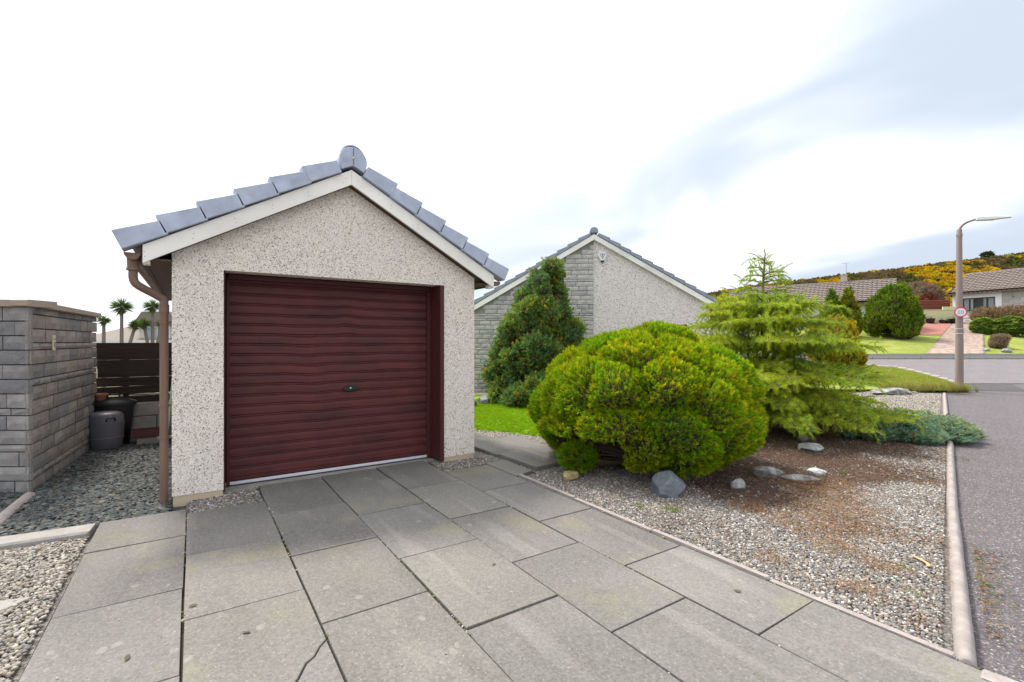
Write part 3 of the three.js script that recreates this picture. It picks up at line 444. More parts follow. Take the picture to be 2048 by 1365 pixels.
// ---------------------------------------------------------------- garage
{
  const g = thing('garage', 'single garage with white pebble-dash walls, grey tiled roof and red-brown roller door', 'garage', [0, 0, 0]);
  const xl = -0.16, xr = 2.94, zf = -5.3, zb = -10.4, xc = 1.395, tanP = 0.56, ye = 2.24, yt = ye + (xc - xl) * tanP;
  const oL = 0.24, oR = 2.52, oT = 2.12, y0 = 0.045;
  // walls with thickness: the front has the door opening cut out of it
  const sh = new THREE.Shape([[xl, y0], [oL, y0], [oL, oT], [oR, oT], [oR, y0], [xr, y0], [xr, ye], [xc, yt], [xl, ye]].map(p => new THREE.Vector2(...p)));
  const front = boxUV(new THREE.ExtrudeGeometry(sh, { depth: 0.2, bevelEnabled: false }).translate(0, 0, zf - 0.2));
  part('front_wall', front, M.harl, g);
  { // spar chips standing proud of the render on the front wall
    const R = rng(505), L = [[], []]; let i = 0; while (L[0].length + L[1].length < 46000 && i++ < 200000) { const x = lerp(xl, xr, R()), y = lerp(y0, yt, R()); if (y > ye + (xc - xl - Math.abs(x - xc)) * tanP - 0.01 || (x > oL - 0.004 && x < oR + 0.004 && y < oT + 0.004)) continue; const t = R(), k = 0.75 + 0.4 * R(), dark = fbm(x * 3, y * 3, 4096, 6, 3) * 0.09 + 0.012; const c = t < dark * 0.45 ? lin(0.05 * k, 0.04 * k, 0.032 * k) : t < dark ? lin(0.3 * k, 0.16 * k, 0.07 * k) : t < dark * 1.5 ? lin(0.34 * k, 0.31 * k, 0.28 * k) : lin(0.9 * k, 0.85 * k, 0.79 * k); L[i % 2].push({ p: V(x, y, zf + 0.0005), e: [R() * 3, R() * 6, R() * 3], s: (t < dark ? 0.0042 : 0.0035) + 0.003 * R() * R(), c }); }
    const q = new THREE.Group(); q.name = 'spar_chips'; q.userData.kind = 'stuff'; g.add(q); L.forEach((l, j) => inst('chips', pebble(441 + j, 0.7, 0, true), M.pebble, l, q)); }
  part('side_wall', box(0.2, ye - y0, 4.9, xl + 0.1, (ye + y0) / 2, zf - 0.2 - 2.45), M.harl, g); part('side_wall', box(0.2, ye - y0, 4.9, xr - 0.1, (ye + y0) / 2, zf - 0.2 - 2.45), M.harl, g);
  part('back_wall', prism([[xl + 0.2, y0], [xr - 0.2, y0], [xr - 0.2, ye], [xc, yt - 0.1], [xl + 0.2, ye]], 0.2).translate(0, 0, zb), M.harl, g);
  const beige = plain(0.56, 0.46, 0.33, 0.9);
  part('plinth', box(oL - xl - 0.012, 0.14, 0.2, (xl + oL) / 2 + 0.002, -0.025, zf - 0.105, 0.004), beige, g); part('plinth', box(xr - oR - 0.012, 0.14, 0.2, (xr + oR) / 2, -0.025, zf - 0.105, 0.004), beige, g);
  // roller door, recessed
  const door = new THREE.Group(); door.name = 'roller_door'; g.add(door);
  const zd = -5.6, pitch = 0.1035, N = 20, top = 2.1, dent = (x, y) => 0.006 * Math.sin(x * 2.1 + 1) * Math.exp(-(((y - 1.15) / 0.5) ** 2)) + 0.02 * Math.exp(-(((x - 1.45) / 0.10) ** 2)) * Math.exp(-(((y - 1.62) / 0.28) ** 2)) - 0.017 * Math.exp(-(((x - 1.05 - (1.1 - y) * 0.25) / 0.14) ** 2)) * Math.exp(-(((y - 1.0) / 0.5) ** 2)) + 0.014 * Math.exp(-(((x - 1.95) / 0.2) ** 2)) * Math.exp(-(((y - 1.15) / 0.2) ** 2));
  const prof = [[0, 0], [0.003, -0.007], [0.010, -0.011], [0.014, -0.002], [0.020, 0.001], [0.024, -0.007], [0.029, -0.010], [0.0335, 0.002], [0.036, 0.0035], [0.07, 0.0045], [0.0995, 0.0035], [pitch, 0]];
  for (let k = 0; k < N; k++) {
    const yb = 0.045 + k * pitch, nx = 72, pos = [], uv = [], idx = [], np = prof.length;
    for (let i = 0; i <= nx; i++) for (const [py, pz] of prof) { const x = lerp(oL + 0.02, oR - 0.06, i / nx), y = yb + py + 1.0 * dent(x, yb); pos.push(x, y, zd + pz + 0.5 * dent(x, yb + 0.1)); uv.push(x, yb + py); }
    for (let i = 0; i < nx; i++) for (let j = 0; j < np - 1; j++) { const a = i * np + j, b = a + np; idx.push(a, b, a + 1, b, b + 1, a + 1); }
    const q = new THREE.BufferGeometry(); q.setAttribute('position', new THREE.Float32BufferAttribute(pos, 3)); q.setAttribute('uv', new THREE.Float32BufferAttribute(uv, 2)); q.setIndex(idx); q.computeVertexNormals();
    part('slat', q, M.door, door);
  }
  part('backing', box(oR - oL + 0.3, 2.4, 0.01, (oL + oR) / 2, 1.22, zd - 0.045), M.door, door);
  part('bottom_seal', box(oR - oL - 0.08, 0.028, 0.03, (oL + oR) / 2 - 0.02, 0.018, zd + 0.004, 0.004), plain(0.62, 0.63, 0.68, 0.5), door, 'pale grey rubber seal under the door');
  { const hd = new THREE.Group(); hd.name = 'lock_plate'; door.add(hd); const sh = new THREE.Shape(); sh.absellipse(0, 0, 0.075, 0.03, 0, 6.283); const q = new THREE.ExtrudeGeometry(sh, { depth: 0.012, bevelEnabled: true, bevelSize: 0.004, bevelThickness: 0.004, bevelSegments: 2 }); part('plate', q, M.black, hd); part('lock_knob', lathe([[0, 0.02], [0.008, 0.02], [0.011, 0.012], [0.011, 0]], 16).rotateX(Math.PI / 2).translate(0, 0, 0.014), plain(0.75, 0.73, 0.68, 0.3, 0.8), hd); hd.position.set(1.49, 0.915, zd + 0.006); hd.rotation.z = 0.05; }
  part('door_jamb', box(0.05, 2.105, 0.34, oR - 0.027, 1.066, -5.452, 0.003), M.doorDark, g, 'dark brown lining board in the door reveal');
  part('door_jamb', box(0.012, 2.105, 0.24, oL + 0.008, 1.066, -5.455, 0.002), M.doorDark, g); part('guide_rail', box(0.045, 2.1, 0.05, oR - 0.075, 1.055, zd + 0.015, 0.003), M.doorDark, g); part('guide_rail', box(0.03, 2.1, 0.05, oL + 0.05, 1.055, zd + 0.012, 0.003), M.doorDark, g);
  part('door_head', box(oR - oL - 0.1, 0.05, 0.06, (oL + oR) / 2, oT - 0.028, -5.56, 0.003), M.doorDark, g);
  // bargeboards, soffits
  const run = 1.755, yb0 = 3.10, bh = 0.155;
  for (const s of [-1, 1]) {
    const q = prism([[0, yb0], [run, yb0 - run * tanP], [run, yb0 - run * tanP + bh], [0, yb0 + bh]], 0.025, 0.002); if (s < 0) q.scale(-1, 1, 1); const qq = boxUV(s < 0 ? flipped(q) : q);
    const bb = part('bargeboard', qq, M.upvc, g, 'cream upvc bargeboard'); bb.position.set(xc + s * 0.001, 0, zf + 0.105);
    const R = rng(500 + s); for (let i = 0; i < 6; i++) for (const o of [0.05, 0.09]) { const x = 0.06 + i * 0.33 + R() * 0.04; part('nail', new THREE.CircleGeometry(0.0035, 8), M.brownFrame, bb).position.set(s * x, yb0 - x * tanP + o, 0.0262); }
    // soffit board under the verge
    const so = prism([[0, -0.012], [run - 0.02, -0.012 - (run - 0.02) * tanP], [run - 0.02, -(run - 0.02) * tanP], [0, 0]], 0.108); if (s < 0) so.scale(-1, 1, 1); part('verge_soffit', boxUV(s < 0 ? flipped(so) : so), M.soffit, g).position.set(xc, yb0 + 0.03, zf - 0.002);
    const xe = s < 0 ? xl : xr, e = 0.2;
    part('eaves_soffit', box(e, 0.014, 5.1, xe + s * (e / 2 + 0.004), 2.16, zf - 2.46), M.soffit, g);
    part('fascia', box(0.022, 0.15, 5.08, xe + s * (e + 0.005), 2.215, zf - 2.47, 0.002), s < 0 ? M.soffit : M.soffit, g);
    part('barge_end', box(0.05, 0.17, 0.11, xc + s * (run - 0.022), yb0 - run * tanP + 0.082, zf + 0.046, 0.004), M.upvc, g);
  }
  // roof covering
  const roof = new THREE.Group(); roof.name = 'roof'; g.add(roof);
  const ang = Math.atan(tanP), cs = Math.cos(ang), sn = Math.sin(ang), step = 0.336, NT = 6, ridgeY = yb0 + bh + 0.05;
  const field = tileGeo(0.29, step + 0.05), R = rng(510);
  for (const s of [-1, 1]) {
    for (let k = 0; k < NT; k++) {
      const dist = 0.11 / cs + k * step, v = vergeGeo(step, 0.125, 0.165, 0.17); if (s < 0) v.scale(-1, 1, 1);
      const m = part('verge_tile', boxUV(s < 0 ? flipped(v) : v, R(), R()), M.tile, roof);
      m.position.set(xc + s * dist * cs, ridgeY - dist * sn - 0.055 + 0.012, zf + 0.0); m.rotation.z = -s * (ang - 0.035);
    }
    for (let k = 0; k < NT; k++) for (let c = 0; c < 17; c++) {
      const m = part('roof_tile', field, M.tile, roof), dist = 0.06 + k * step;
      m.position.set(xc + s * dist * cs, ridgeY - dist * sn + 0.02, zf - 0.16 - (s < 0 ? c * 0.295 : (c + 1) * 0.295 - 0.005)); m.rotation.order = 'YXZ'; m.rotation.y = s * Math.PI / 2; m.rotation.x = ang - 0.05;
      if (s < 0) m.position.z -= 0.0;
      if (s > 0) m.position.z += 0.295 - 0.29; else m.position.z -= 0.0;
    }
    const deck = box(1.98, 0.02, 5.0, 0.98, 0, 0); const dk = part('underlay', deck, M.soffit, roof); dk.position.set(xc, ridgeY - 0.025, zf - 2.5); dk.rotation.z = s > 0 ? -ang : Math.PI + ang;
  }
  const half = (r, len) => { const sh = new THREE.Shape(); const a0 = -0.5; sh.absarc(0, 0, r, a0, Math.PI - a0, false); sh.absarc(0, 0, r - 0.014, Math.PI - a0, a0, true); return boxUV(new THREE.ExtrudeGeometry(sh, { depth: len, bevelEnabled: false, curveSegments: 18 })); };
  const rg = half(0.128, 0.43); for (let i = 0; i < 11; i++) { const m = part('ridge_tile', rg, M.tile, roof); m.position.set(xc + 0.01, ridgeY + 0.09, zf - 0.30 - i * 0.44); m.scale.setScalar(i % 2 ? 1 : 0.995); }
  { // block-end ridge cap
    const sh = new THREE.Shape(); sh.absarc(0, 0, 0.131, -0.62, Math.PI + 0.62, false); sh.lineTo(-0.105, -0.09); sh.lineTo(-0.05, -0.062); sh.lineTo(0, -0.04); sh.lineTo(0.05, -0.062); sh.lineTo(0.105, -0.09);
    const cap = part('ridge_end_cap', boxUV(new THREE.ExtrudeGeometry(sh, { depth: 0.24, bevelEnabled: true, bevelSize: 0.006, bevelThickness: 0.006, bevelSegments: 2, curveSegments: 24 })), M.tile, roof, 'rounded ridge end cap with a central seam'); cap.position.set(xc + 0.01, ridgeY + 0.038, zf - 0.09); cap.scale.set(1.06, 1.06, 1);
    part('seam', box(0.007, 0.165, 0.006, 0, 0.045, 0.248), plain(0.16, 0.18, 0.22, 0.7), cap); part('screw', lathe([[0, 0.006], [0.007, 0.005], [0.009, 0]], 12).rotateX(Math.PI / 2).translate(0.0, 0.03, 0.25), plain(0.8, 0.8, 0.8, 0.3, 0.5), cap);
  }
  // gutters and downpipe
  const gut = len => { const sh = new THREE.Shape(); sh.absarc(0, 0, 0.056, Math.PI, 2 * Math.PI, false); sh.absarc(0, 0, 0.05, 2 * Math.PI, Math.PI, true); return new THREE.ExtrudeGeometry(sh, { depth: len, bevelEnabled: false, curveSegments: 14 }); };
  for (const s of [-1, 1]) { const x = s < 0 ? xl - 0.275 : xr + 0.275; const m = part('gutter', gut(5.1), M.pipe, g, s < 0 ? undefined : 'brown plastic gutter'); m.position.set(x, 2.205, zf - 5.02); part('gutter_stop_end', new THREE.CylinderGeometry(0.058, 0.058, 0.012, 18, 1, false, -Math.PI / 2, Math.PI).rotateX(Math.PI / 2).translate(x, 2.205, zf + 0.082), M.pipe, g); }
  const dp = new THREE.Group(); dp.name = 'downpipe'; g.add(dp); const px = xl - 0.275, pz = -5.42, wx = -0.222;
  part('outlet', [cyl(0.047, 0.042, 0.1, px, 2.12, pz + 0.1), cyl(0.05, 0.05, 0.02, px, 2.075, pz + 0.1)], M.pipe, dp);
  part('swan_neck', tube([[px, 2.08, pz + 0.1], [px, 2.0, pz + 0.1], [px + 0.015, 1.955, pz + 0.095], [wx - 0.05, 1.86, pz + 0.01], [wx - 0.005, 1.825, pz], [wx, 1.78, pz], [wx, 1.7, pz]], 0.034, 40, 14), M.pipe, dp);
  part('pipe', [cyl(0.034, 0.034, 1.85, wx, 0.83, pz, 18), cyl(0.04, 0.04, 0.07, wx, 1.735, pz, 18), cyl(0.041, 0.041, 0.012, wx, 1.775, pz, 18)], M.pipe, dp);
  for (const y of [1.62, 0.86, 0.57]) part('pipe_clip', [cyl(0.039, 0.039, 0.022, wx, y, pz, 18), box(0.05, 0.022, 0.03, wx + 0.045, y, pz - 0.005, 0.002), box(0.014, 0.022, 0.016, wx - 0.041, y, pz, 0.002)], M.pipe, dp);
  for (let y = 0.2; y < 1; y += 9) 0;
}
function flipped(g) { g = g.index ? g.toNonIndexed() : g; for (const k of Object.keys(g.attributes)) { const a = g.attributes[k], n = a.itemSize; for (let i = 0; i < a.count; i += 3) for (let j = 0; j < n; j++) { const t = a.array[(i + 1) * n + j]; a.array[(i + 1) * n + j] = a.array[(i + 2) * n + j]; a.array[(i + 2) * n + j] = t; } } g.computeVertexNormals(); return g; }

// ---------------------------------------------------------------- coursed walling: every stone its own piece
function stoneVariant(w, h, d, seed) {            // a rough-faced block, face towards +z, back at z = 0
  const nx = Math.max(2, Math.round(w / 0.07)), ny = 2, q = new THREE.BoxGeometry(w, h, d, nx, ny, 1), p = q.attributes.position;
  for (let i = 0; i < p.count; i++) { const x = p.getX(i), y = p.getY(i), z = p.getZ(i); if (z > 0) { const ex = Math.min(1, (w / 2 - Math.abs(x)) / 0.02), ey = Math.min(1, (h / 2 - Math.abs(y)) / 0.02), e = Math.min(ex, ey); p.setXYZ(i, x * (1 - 0.004 / w) , y * (1 - 0.004 / h), d / 2 - (e < 0.5 ? 0.009 : 0) + 0.012 * (vn3(x * 14 + seed * 3, y * 14, seed, 6) - 0.5) * (e < 0.5 ? 0.4 : 1)); } else p.setZ(i, -d / 2); }
  q.translate(0, 0, d / 2); const g = boxUV(q, (seed * 0.37) % 1, (seed * 0.61) % 1); g.computeVertexNormals(); return g;
}
function courses(parent, W, H, R, { rows, mats, wmin = 0.2, wmax = 0.46, proud = 0.02, keep, limit = 300, gap = 0.008, x0 = 0 }) {
  const cache = new Map(); let y = 0, n = 0, rest = [];
  while (y < H - 0.02) {
    let h = R() < rows.half ? rows.h / 2 : rows.h; if (H - y - h < 0.05) h = H - y;
    let x = x0; while (x < W - 0.01) {
      let w = Math.round(lerp(wmin, wmax, R()) / 0.04) * 0.04; if (W - x - w < 0.1) w = W - x;
      const key = `${w.toFixed(3)}|${h.toFixed(3)}|${Math.floor(R() * 2)}`; if (!cache.has(key)) cache.set(key, stoneVariant(w - gap, h - gap, 0.05, cache.size + 1));
      const cx = x + w / 2, cy = y + h / 2, mt = mats[Math.floor(R() * mats.length)], z = proud * (0.55 + 0.45 * R()) - 0.05;
      if (!keep || keep(cx, cy, w, h)) { if (n < limit) { part('stone', cache.get(key), mt, parent).position.set(cx, cy, z); n++; } else rest.push(cache.get(key).clone().translate(cx, cy, z)); }
      x += w;
    }
    y += h;
  }
  if (rest.length) { const m = part('stone_remainder', rest, mats[0], parent); m.userData.kind = 'stuff'; }
}
{ // neighbour's walling on the left: two faces meeting at a corner, flat coping
  const w = thing('stone_wall', 'grey coursed stone garden wall with flat concrete coping beside the slate chips', 'wall', [-1.33, -0.06, -6.52]);
  const R = rng(601), turn = Math.atan2(1, 0) , L = 2.45, H = 1.845, yaw = Math.atan2(0.18, 2.43);   // side face runs back towards the fence
  const side = new THREE.Group(); side.name = 'side_face'; w.add(side); side.rotation.y = Math.PI / 2 - yaw * 1; // local x runs back along the wall, face looks towards the passage
  part('core', box(L - 0.3, H, 0.16, L / 2 + 0.15, H / 2, -0.125), M.mortar, side); courses(side, L, H, R, { rows: { h: 0.142, half: 0.35 }, mats: M.stone, limit: 190 });
  const fr = new THREE.Group(); fr.name = 'front_face'; w.add(fr); fr.rotation.y = -TH; 
  const W = 2.9; part('core', box(W, H, 0.12, -W / 2 - 0.1, H / 2, -0.105), M.mortar, fr); fr.updateMatrixWorld(true); courses(fr, 0, H, R, { rows: { h: 0.142, half: 0.15 }, mats: [M.stone[0], M.stone[1], M.stone[2]], wmin: 0.28, wmax: 0.46, x0: -W, limit: 190 });
  const cp = plain(0.36, 0.29, 0.24, 0.9), c1 = box(L + 0.02, 0.065, 0.31, L / 2 + 0.04, H + 0.031, -0.105, 0.008), m1 = part('coping', c1, M.concrete, side); m1.material = cp;
  part('coping', box(W, 0.065, 0.31, -W / 2 + 0.03, H + 0.034, -0.105, 0.008), cp, fr);
  w.updateMatrixWorld(true);
}
{ // small plate on the wall
  const t = thing('wall_plate', 'small upright cream plate fixed to the stone wall', 'plate', [0, 0, 0]);
  part('plate', box(0.07, 0.165, 0.015, 0, 0, 0, 0.003), plain(0.66, 0.6, 0.47, 0.6), t); part('inset', box(0.014, 0.05, 0.004, 0.004, -0.02, 0.0085), M.black, t); part('inset', box(0.03, 0.012, 0.004, 0, 0.04, 0.0085), plain(0.2, 0.16, 0.12), t);
  t.position.set(-1.266, 1.43, -7.12); t.rotation.y = Math.PI / 2 - 0.074;
}
{ // low block wall and dark board fence at the end of the passage
  const b = thing('block_wall', 'low grey concrete block wall under the dark board fence', 'wall', [-1.12, -0.06, -8.98]), R = rng(611);
  part('core', box(1.0, 0.6, 0.12, 0.48, 0.3, -0.09), M.mortar, b);
  for (let y = 0; y < 3; y++) for (let x = 0; x < 3; x++) part('block', box(0.42, 0.19, 0.05, y % 2 ? x * 0.43 + 0.02 : x * 0.43 + 0.12, 0.1 + y * 0.2, -0.01, 0.005), M.concrete, b).visible = true;
  const f = thing('board_fence', 'dark weathered fence of wide horizontal boards with narrow gaps, behind the bins', 'fence', [-1.16, 0.5, -9.06]);
  const hs = [0.0, 0.145, 0.277, 0.408, 0.535, 0.665, 0.785];
  hs.forEach((y, i) => part('board', box(1.04, 0.128 - (i === 1 ? 0.012 : 0), 0.02, 0.52 + (R() - 0.5) * 0.03, y + 0.075, (i % 2) * 0.004, 0.003), M.timber, f).rotation.z = i === 1 ? 0.014 : (R() - 0.5) * 0.006);
  for (const x of [0.33, 0.98]) part('post', box(0.07, 1.35, 0.06, x, 0.25, -0.045, 0.004), M.timber, f);
}
{ // barrel and bin in the passage
  const b = thing('water_barrel', 'grey plastic barrel with handles standing on the slate chips', 'barrel', [-1.0, -0.04, -8.62]);
  const grey = plain(0.13, 0.125, 0.15, 0.5);
  part('body', lathe([[0, 0], [0.15, 0], [0.175, 0.03], [0.185, 0.12], [0.19, 0.15], [0.188, 0.17], [0.2, 0.36], [0.198, 0.38], [0.188, 0.47], [0.165, 0.5], [0.13, 0.515], [0, 0.52]], 36), grey, b);
  part('hoop', lathe([[0.187, 0.155], [0.194, 0.16], [0.194, 0.172], [0.188, 0.178]], 36), grey, b);
  for (const a of [0.35, 2.6, 4.5]) { const h = part('handle', tube([[-0.045, -0.02, 0], [-0.045, 0.02, 0.018], [-0.02, 0.033, 0.024], [0.02, 0.033, 0.024], [0.045, 0.02, 0.018], [0.045, -0.02, 0]], 0.009, 16, 8), M.black, b); h.position.set(0.192 * Math.sin(a), 0.42, 0.192 * Math.cos(a)); h.rotation.y = a; }
  const w = thing('black_bin', 'black plastic dustbin with a sloping lid behind the grey barrel', 'bin', [-0.95, -0.04, -8.88]);
  part('body', lathe([[0, 0], [0.14, 0], [0.19, 0.56], [0.2, 0.57], [0.2, 0.6]], 32).scale(1.25, 1, 0.8), M.black, w);
  part('lid', lathe([[0.215, 0.585], [0.22, 0.61], [0.2, 0.635], [0.1, 0.675], [0, 0.69]], 32).scale(1.25, 1, 0.8), M.black, w); part('lid_handle', tube([[-0.07, 0.67, 0], [-0.06, 0.72, 0], [0.06, 0.72, 0], [0.07, 0.67, 0]], 0.012, 14, 8), M.black, w);
  const pot = thing('flower_pot', 'brown clay pot sitting on the black bin lid beside the wall', 'pot', [-1.08, 0.6, -8.84]);
  part('body', lathe([[0, 0], [0.05, 0], [0.068, 0.085], [0.078, 0.085], [0.08, 0.11], [0.068, 0.11], [0.06, 0.09], [0, 0.085]], 24), plain(0.3, 0.15, 0.09, 0.9), pot);
  const br = thing('garden_pole', 'thin pale green pole leaning on the garage side wall', 'pole', [-0.3, -0.04, -7.6]); part('shaft', tube([[0, 0, 0], [0.04, 0.55, -0.02], [0.09, 1.1, -0.05]], 0.012, 10, 8), plain(0.35, 0.5, 0.38, 0.6), br); part('grip', tube([[0.088, 1.09, -0.05], [0.1, 1.22, -0.056]], 0.016, 4, 8), M.black, br);
  const bx = thing('stacked_tray', 'dark red plastic tray beside the low block wall', 'tray', [-0.52, -0.04, -8.72]); part('base', box(0.4, 0.02, 0.2, 0, 0.12, 0, 0.004), plain(0.09, 0.02, 0.02, 0.6), bx); part('rim', [box(0.42, 0.1, 0.012, 0, 0.17, 0.1), box(0.42, 0.1, 0.012, 0, 0.17, -0.1), box(0.012, 0.1, 0.188, 0.204, 0.17, 0), box(0.012, 0.1, 0.188, -0.204, 0.17, 0)], plain(0.11, 0.025, 0.025, 0.6), bx); part('block', box(0.3, 0.11, 0.16, 0, 0.055, 0, 0.006), M.concrete, bx);
}
// ---------------------------------------------------------------- house with the gable behind the shrubs
{
  const h = thing('house', 'bungalow gable, half grey stone and half pebble-dash, under a slate-grey tiled roof', 'house', S(2.29, 13.5, -0.02), -TH - 0.05);
  const tanP = 0.583, ap = 4.32, wl = 4.25, wr = 3.2, yl = ap - wl * tanP, yr = ap - wr * tanP;
  // local x: right along the gable, z: towards the garden
  const win = [1.62, 2.58, 0.78, 1.93];
  const sh = new THREE.Shape([[0.002, 0], [win[0], 0], [win[0], win[3]], [win[1], win[3]], [win[1], 0], [wr, 0], [wr, yr], [0.002, ap]].map(p => new THREE.Vector2(...p)));
  part('harled_wall', boxUV(new THREE.ExtrudeGeometry(sh, { depth: 0.25, bevelEnabled: false }).translate(0, 0, -0.25)), M.harlHouse, h);
  part('harled_wall', box(win[1] - win[0] - 0.002, win[2], 0.25, (win[0] + win[1]) / 2, win[2] / 2, -0.126), M.harlHouse, h);
  const sw = new THREE.Group(); sw.name = 'stone_wall'; h.add(sw);
  part('core', prism([[-wl, 0], [0, 0], [0, ap], [-wl, yl]], 0.2).translate(0, 0, -0.24), M.mortarH, sw);
  const R = rng(621), q = new THREE.Group(); q.name = 'stonework'; courses(sw, 0, ap, R, { rows: { h: 0.128, half: 0.12 }, mats: M.stoneH, wmin: 0.2, wmax: 0.5, x0: -3.9, proud: 0.016, gap: 0.009, limit: 296, keep: (x, y, w, hh) => y + hh / 2 + 0.02 < ap - (Math.abs(x) + w * 0.25) * tanP });
  part('corner_bead', box(0.022, ap - 0.1, 0.025, 0.003, (ap - 0.1) / 2, 0.006), plain(0.62, 0.6, 0.57), h);
  part('back_wall', [box(0.25, yr, 8, wr - 0.126, yr / 2, -4.26), box(0.25, yl, 8, -wl + 0.126, yl / 2, -4.26)], M.harlHouse, h);
  const wn = new THREE.Group(); wn.name = 'window'; h.add(wn); const ww = win[1] - win[0], wh = win[3] - win[2], cx = (win[0] + win[1]) / 2, cy = (win[2] + win[3]) / 2;
  part('frame', [box(ww, 0.07, 0.07, cx, win[3] - 0.035, -0.06), box(ww, 0.07, 0.07, cx, win[2] + 0.035, -0.06), box(0.07, wh - 0.142, 0.07, win[0] + 0.036, cy, -0.06), box(0.07, wh - 0.142, 0.07, win[1] - 0.036, cy, -0.06), box(0.06, wh - 0.142, 0.065, cx - 0.1, cy, -0.06)], M.brownFrame, wn);
  part('pane', box(ww - 0.13, wh - 0.13, 0.008, cx, cy, -0.07), M.glass, wn); part('blind', box(ww - 0.16, wh - 0.14, 0.01, cx, cy, -0.16), M.curtain, wn); part('sill', box(ww + 0.1, 0.05, 0.14, cx, win[2] - 0.028, 0.0, 0.006), M.concrete, wn);
  const bh = 0.15, ext = 0.2;
  for (const s of [-1, 1]) { const run = (s < 0 ? wl : wr) + ext, b = prism([[0, ap - 0.03], [run, ap - 0.03 - run * tanP], [run, ap - 0.03 - run * tanP + bh], [0, ap - 0.03 + bh]], 0.025, 0.002); if (s < 0) b.scale(-1, 1, 1); part('bargeboard', boxUV(s < 0 ? flipped(b) : b), M.upvc, h).position.set(s * 0.001, 0, 0.09); const so = prism([[0, ap], [run, ap - run * tanP], [run, ap - run * tanP + 0.012], [0, ap + 0.012]], 0.09); if (s < 0) so.scale(-1, 1, 1); part('verge_soffit', boxUV(s < 0 ? flipped(so) : so), M.upvc, h).position.set(0, 0.0, 0.0); }
  const roof = new THREE.Group(); roof.name = 'roof'; h.add(roof); const ang = Math.atan(tanP), cs = Math.cos(ang), sn = Math.sin(ang), step = 0.34, ry = ap + 0.12;
  for (const s of [-1, 1]) { const run = (s < 0 ? wl : wr) + ext + 0.08, n = Math.floor(run / cs / step);
    const v = vergeGeo(step, 0.075, 0.105, 0.14); if (s < 0) v.scale(-1, 1, 1); const vg = boxUV(s < 0 ? flipped(v) : v);
    for (let k = 0; k < n; k++) { const d = 0.1 + k * step, m = part('verge_tile', vg, M.tileHouse, roof); m.position.set(s * d * cs, ry - d * sn + 0.012, 0.0); m.rotation.z = -s * (ang - 0.03); }
    const strips = []; for (let k = 0; k < n; k++) strips.push(box(step + 0.03, 0.03, 8, 0.1 + k * step + step / 2, 0.02, 0).rotateZ(0.0)); const gq = merge(strips.map((b, k) => { const t = b.clone(); const c = 0.1 + k * step; t.translate(-c, 0, 0); t.rotateZ(0.045); t.translate(c, 0.012 * 1, 0); return t; })); const rc = part('tile_courses', gq, M.tileHouse, roof); rc.position.set(0, ry + 0.012, -4.05); rc.rotation.z = -ang; if (s < 0) { rc.rotation.set(0, Math.PI, -ang, 'YXZ'); } rc.userData.kind = 'stuff'; }
  const half = new THREE.Shape(); half.absarc(0, 0, 0.115, -0.3, Math.PI + 0.3, false); const rgg = boxUV(new THREE.ExtrudeGeometry(half, { depth: 0.43, bevelEnabled: false, curveSegments: 16 })); for (let i = 0; i < 18; i++) part('ridge_tile', rgg, M.tileHouse, roof).position.set(0, ry + 0.085, 0.11 - 0.43 - i * 0.45);
  // alarm box
  const al = thing('alarm_box', 'white shield-shaped alarm box with a lettered triangle high on the gable', 'alarm box', h.localToWorld(V(0.235, 3.83, 0.02).clone()), h.rotation.y);
  h.updateMatrixWorld(true); al.position.copy(h.localToWorld(V(0.235, 3.83, 0.0)));
  const hex = [[-0.07, 0.125], [0.07, 0.125], [0.13, 0.04], [0.055, -0.12], [-0.055, -0.12], [-0.13, 0.04]]; part('case', prism(hex, 0.08, 0.014), plain(0.8, 0.8, 0.82, 0.4), al);
  const tri = new THREE.Shape([[-0.085, 0.062], [0.085, 0.062], [0, -0.085]].map(p => new THREE.Vector2(...p))); tri.holes.push(new THREE.Path([[-0.066, 0.051], [0, -0.064], [0.066, 0.051]].map(p => new THREE.Vector2(...p))));
  part('triangle_mark', new THREE.ExtrudeGeometry(tri, { depth: 0.003, bevelEnabled: false }).translate(0, 0.01, 0.081), plain(0.08, 0.08, 0.22, 0.6), al);
  const font = await new FontLoader().loadAsync('fonts/droid/droid_sans_bold.typeface.json'); globalThis.__font = font;
  const tg = new TextGeometry('S', { font, size: 0.07, depth: 0.003, curveSegments: 5 }); tg.computeBoundingBox(); tg.translate(-(tg.boundingBox.max.x + tg.boundingBox.min.x) / 2, -0.012, 0.081); part('letter', tg, plain(0.06, 0.06, 0.1, 0.6), al);
  part('strobe', box(0.08, 0.035, 0.07, 0, -0.135, 0.04, 0.008), M.black, al);
}
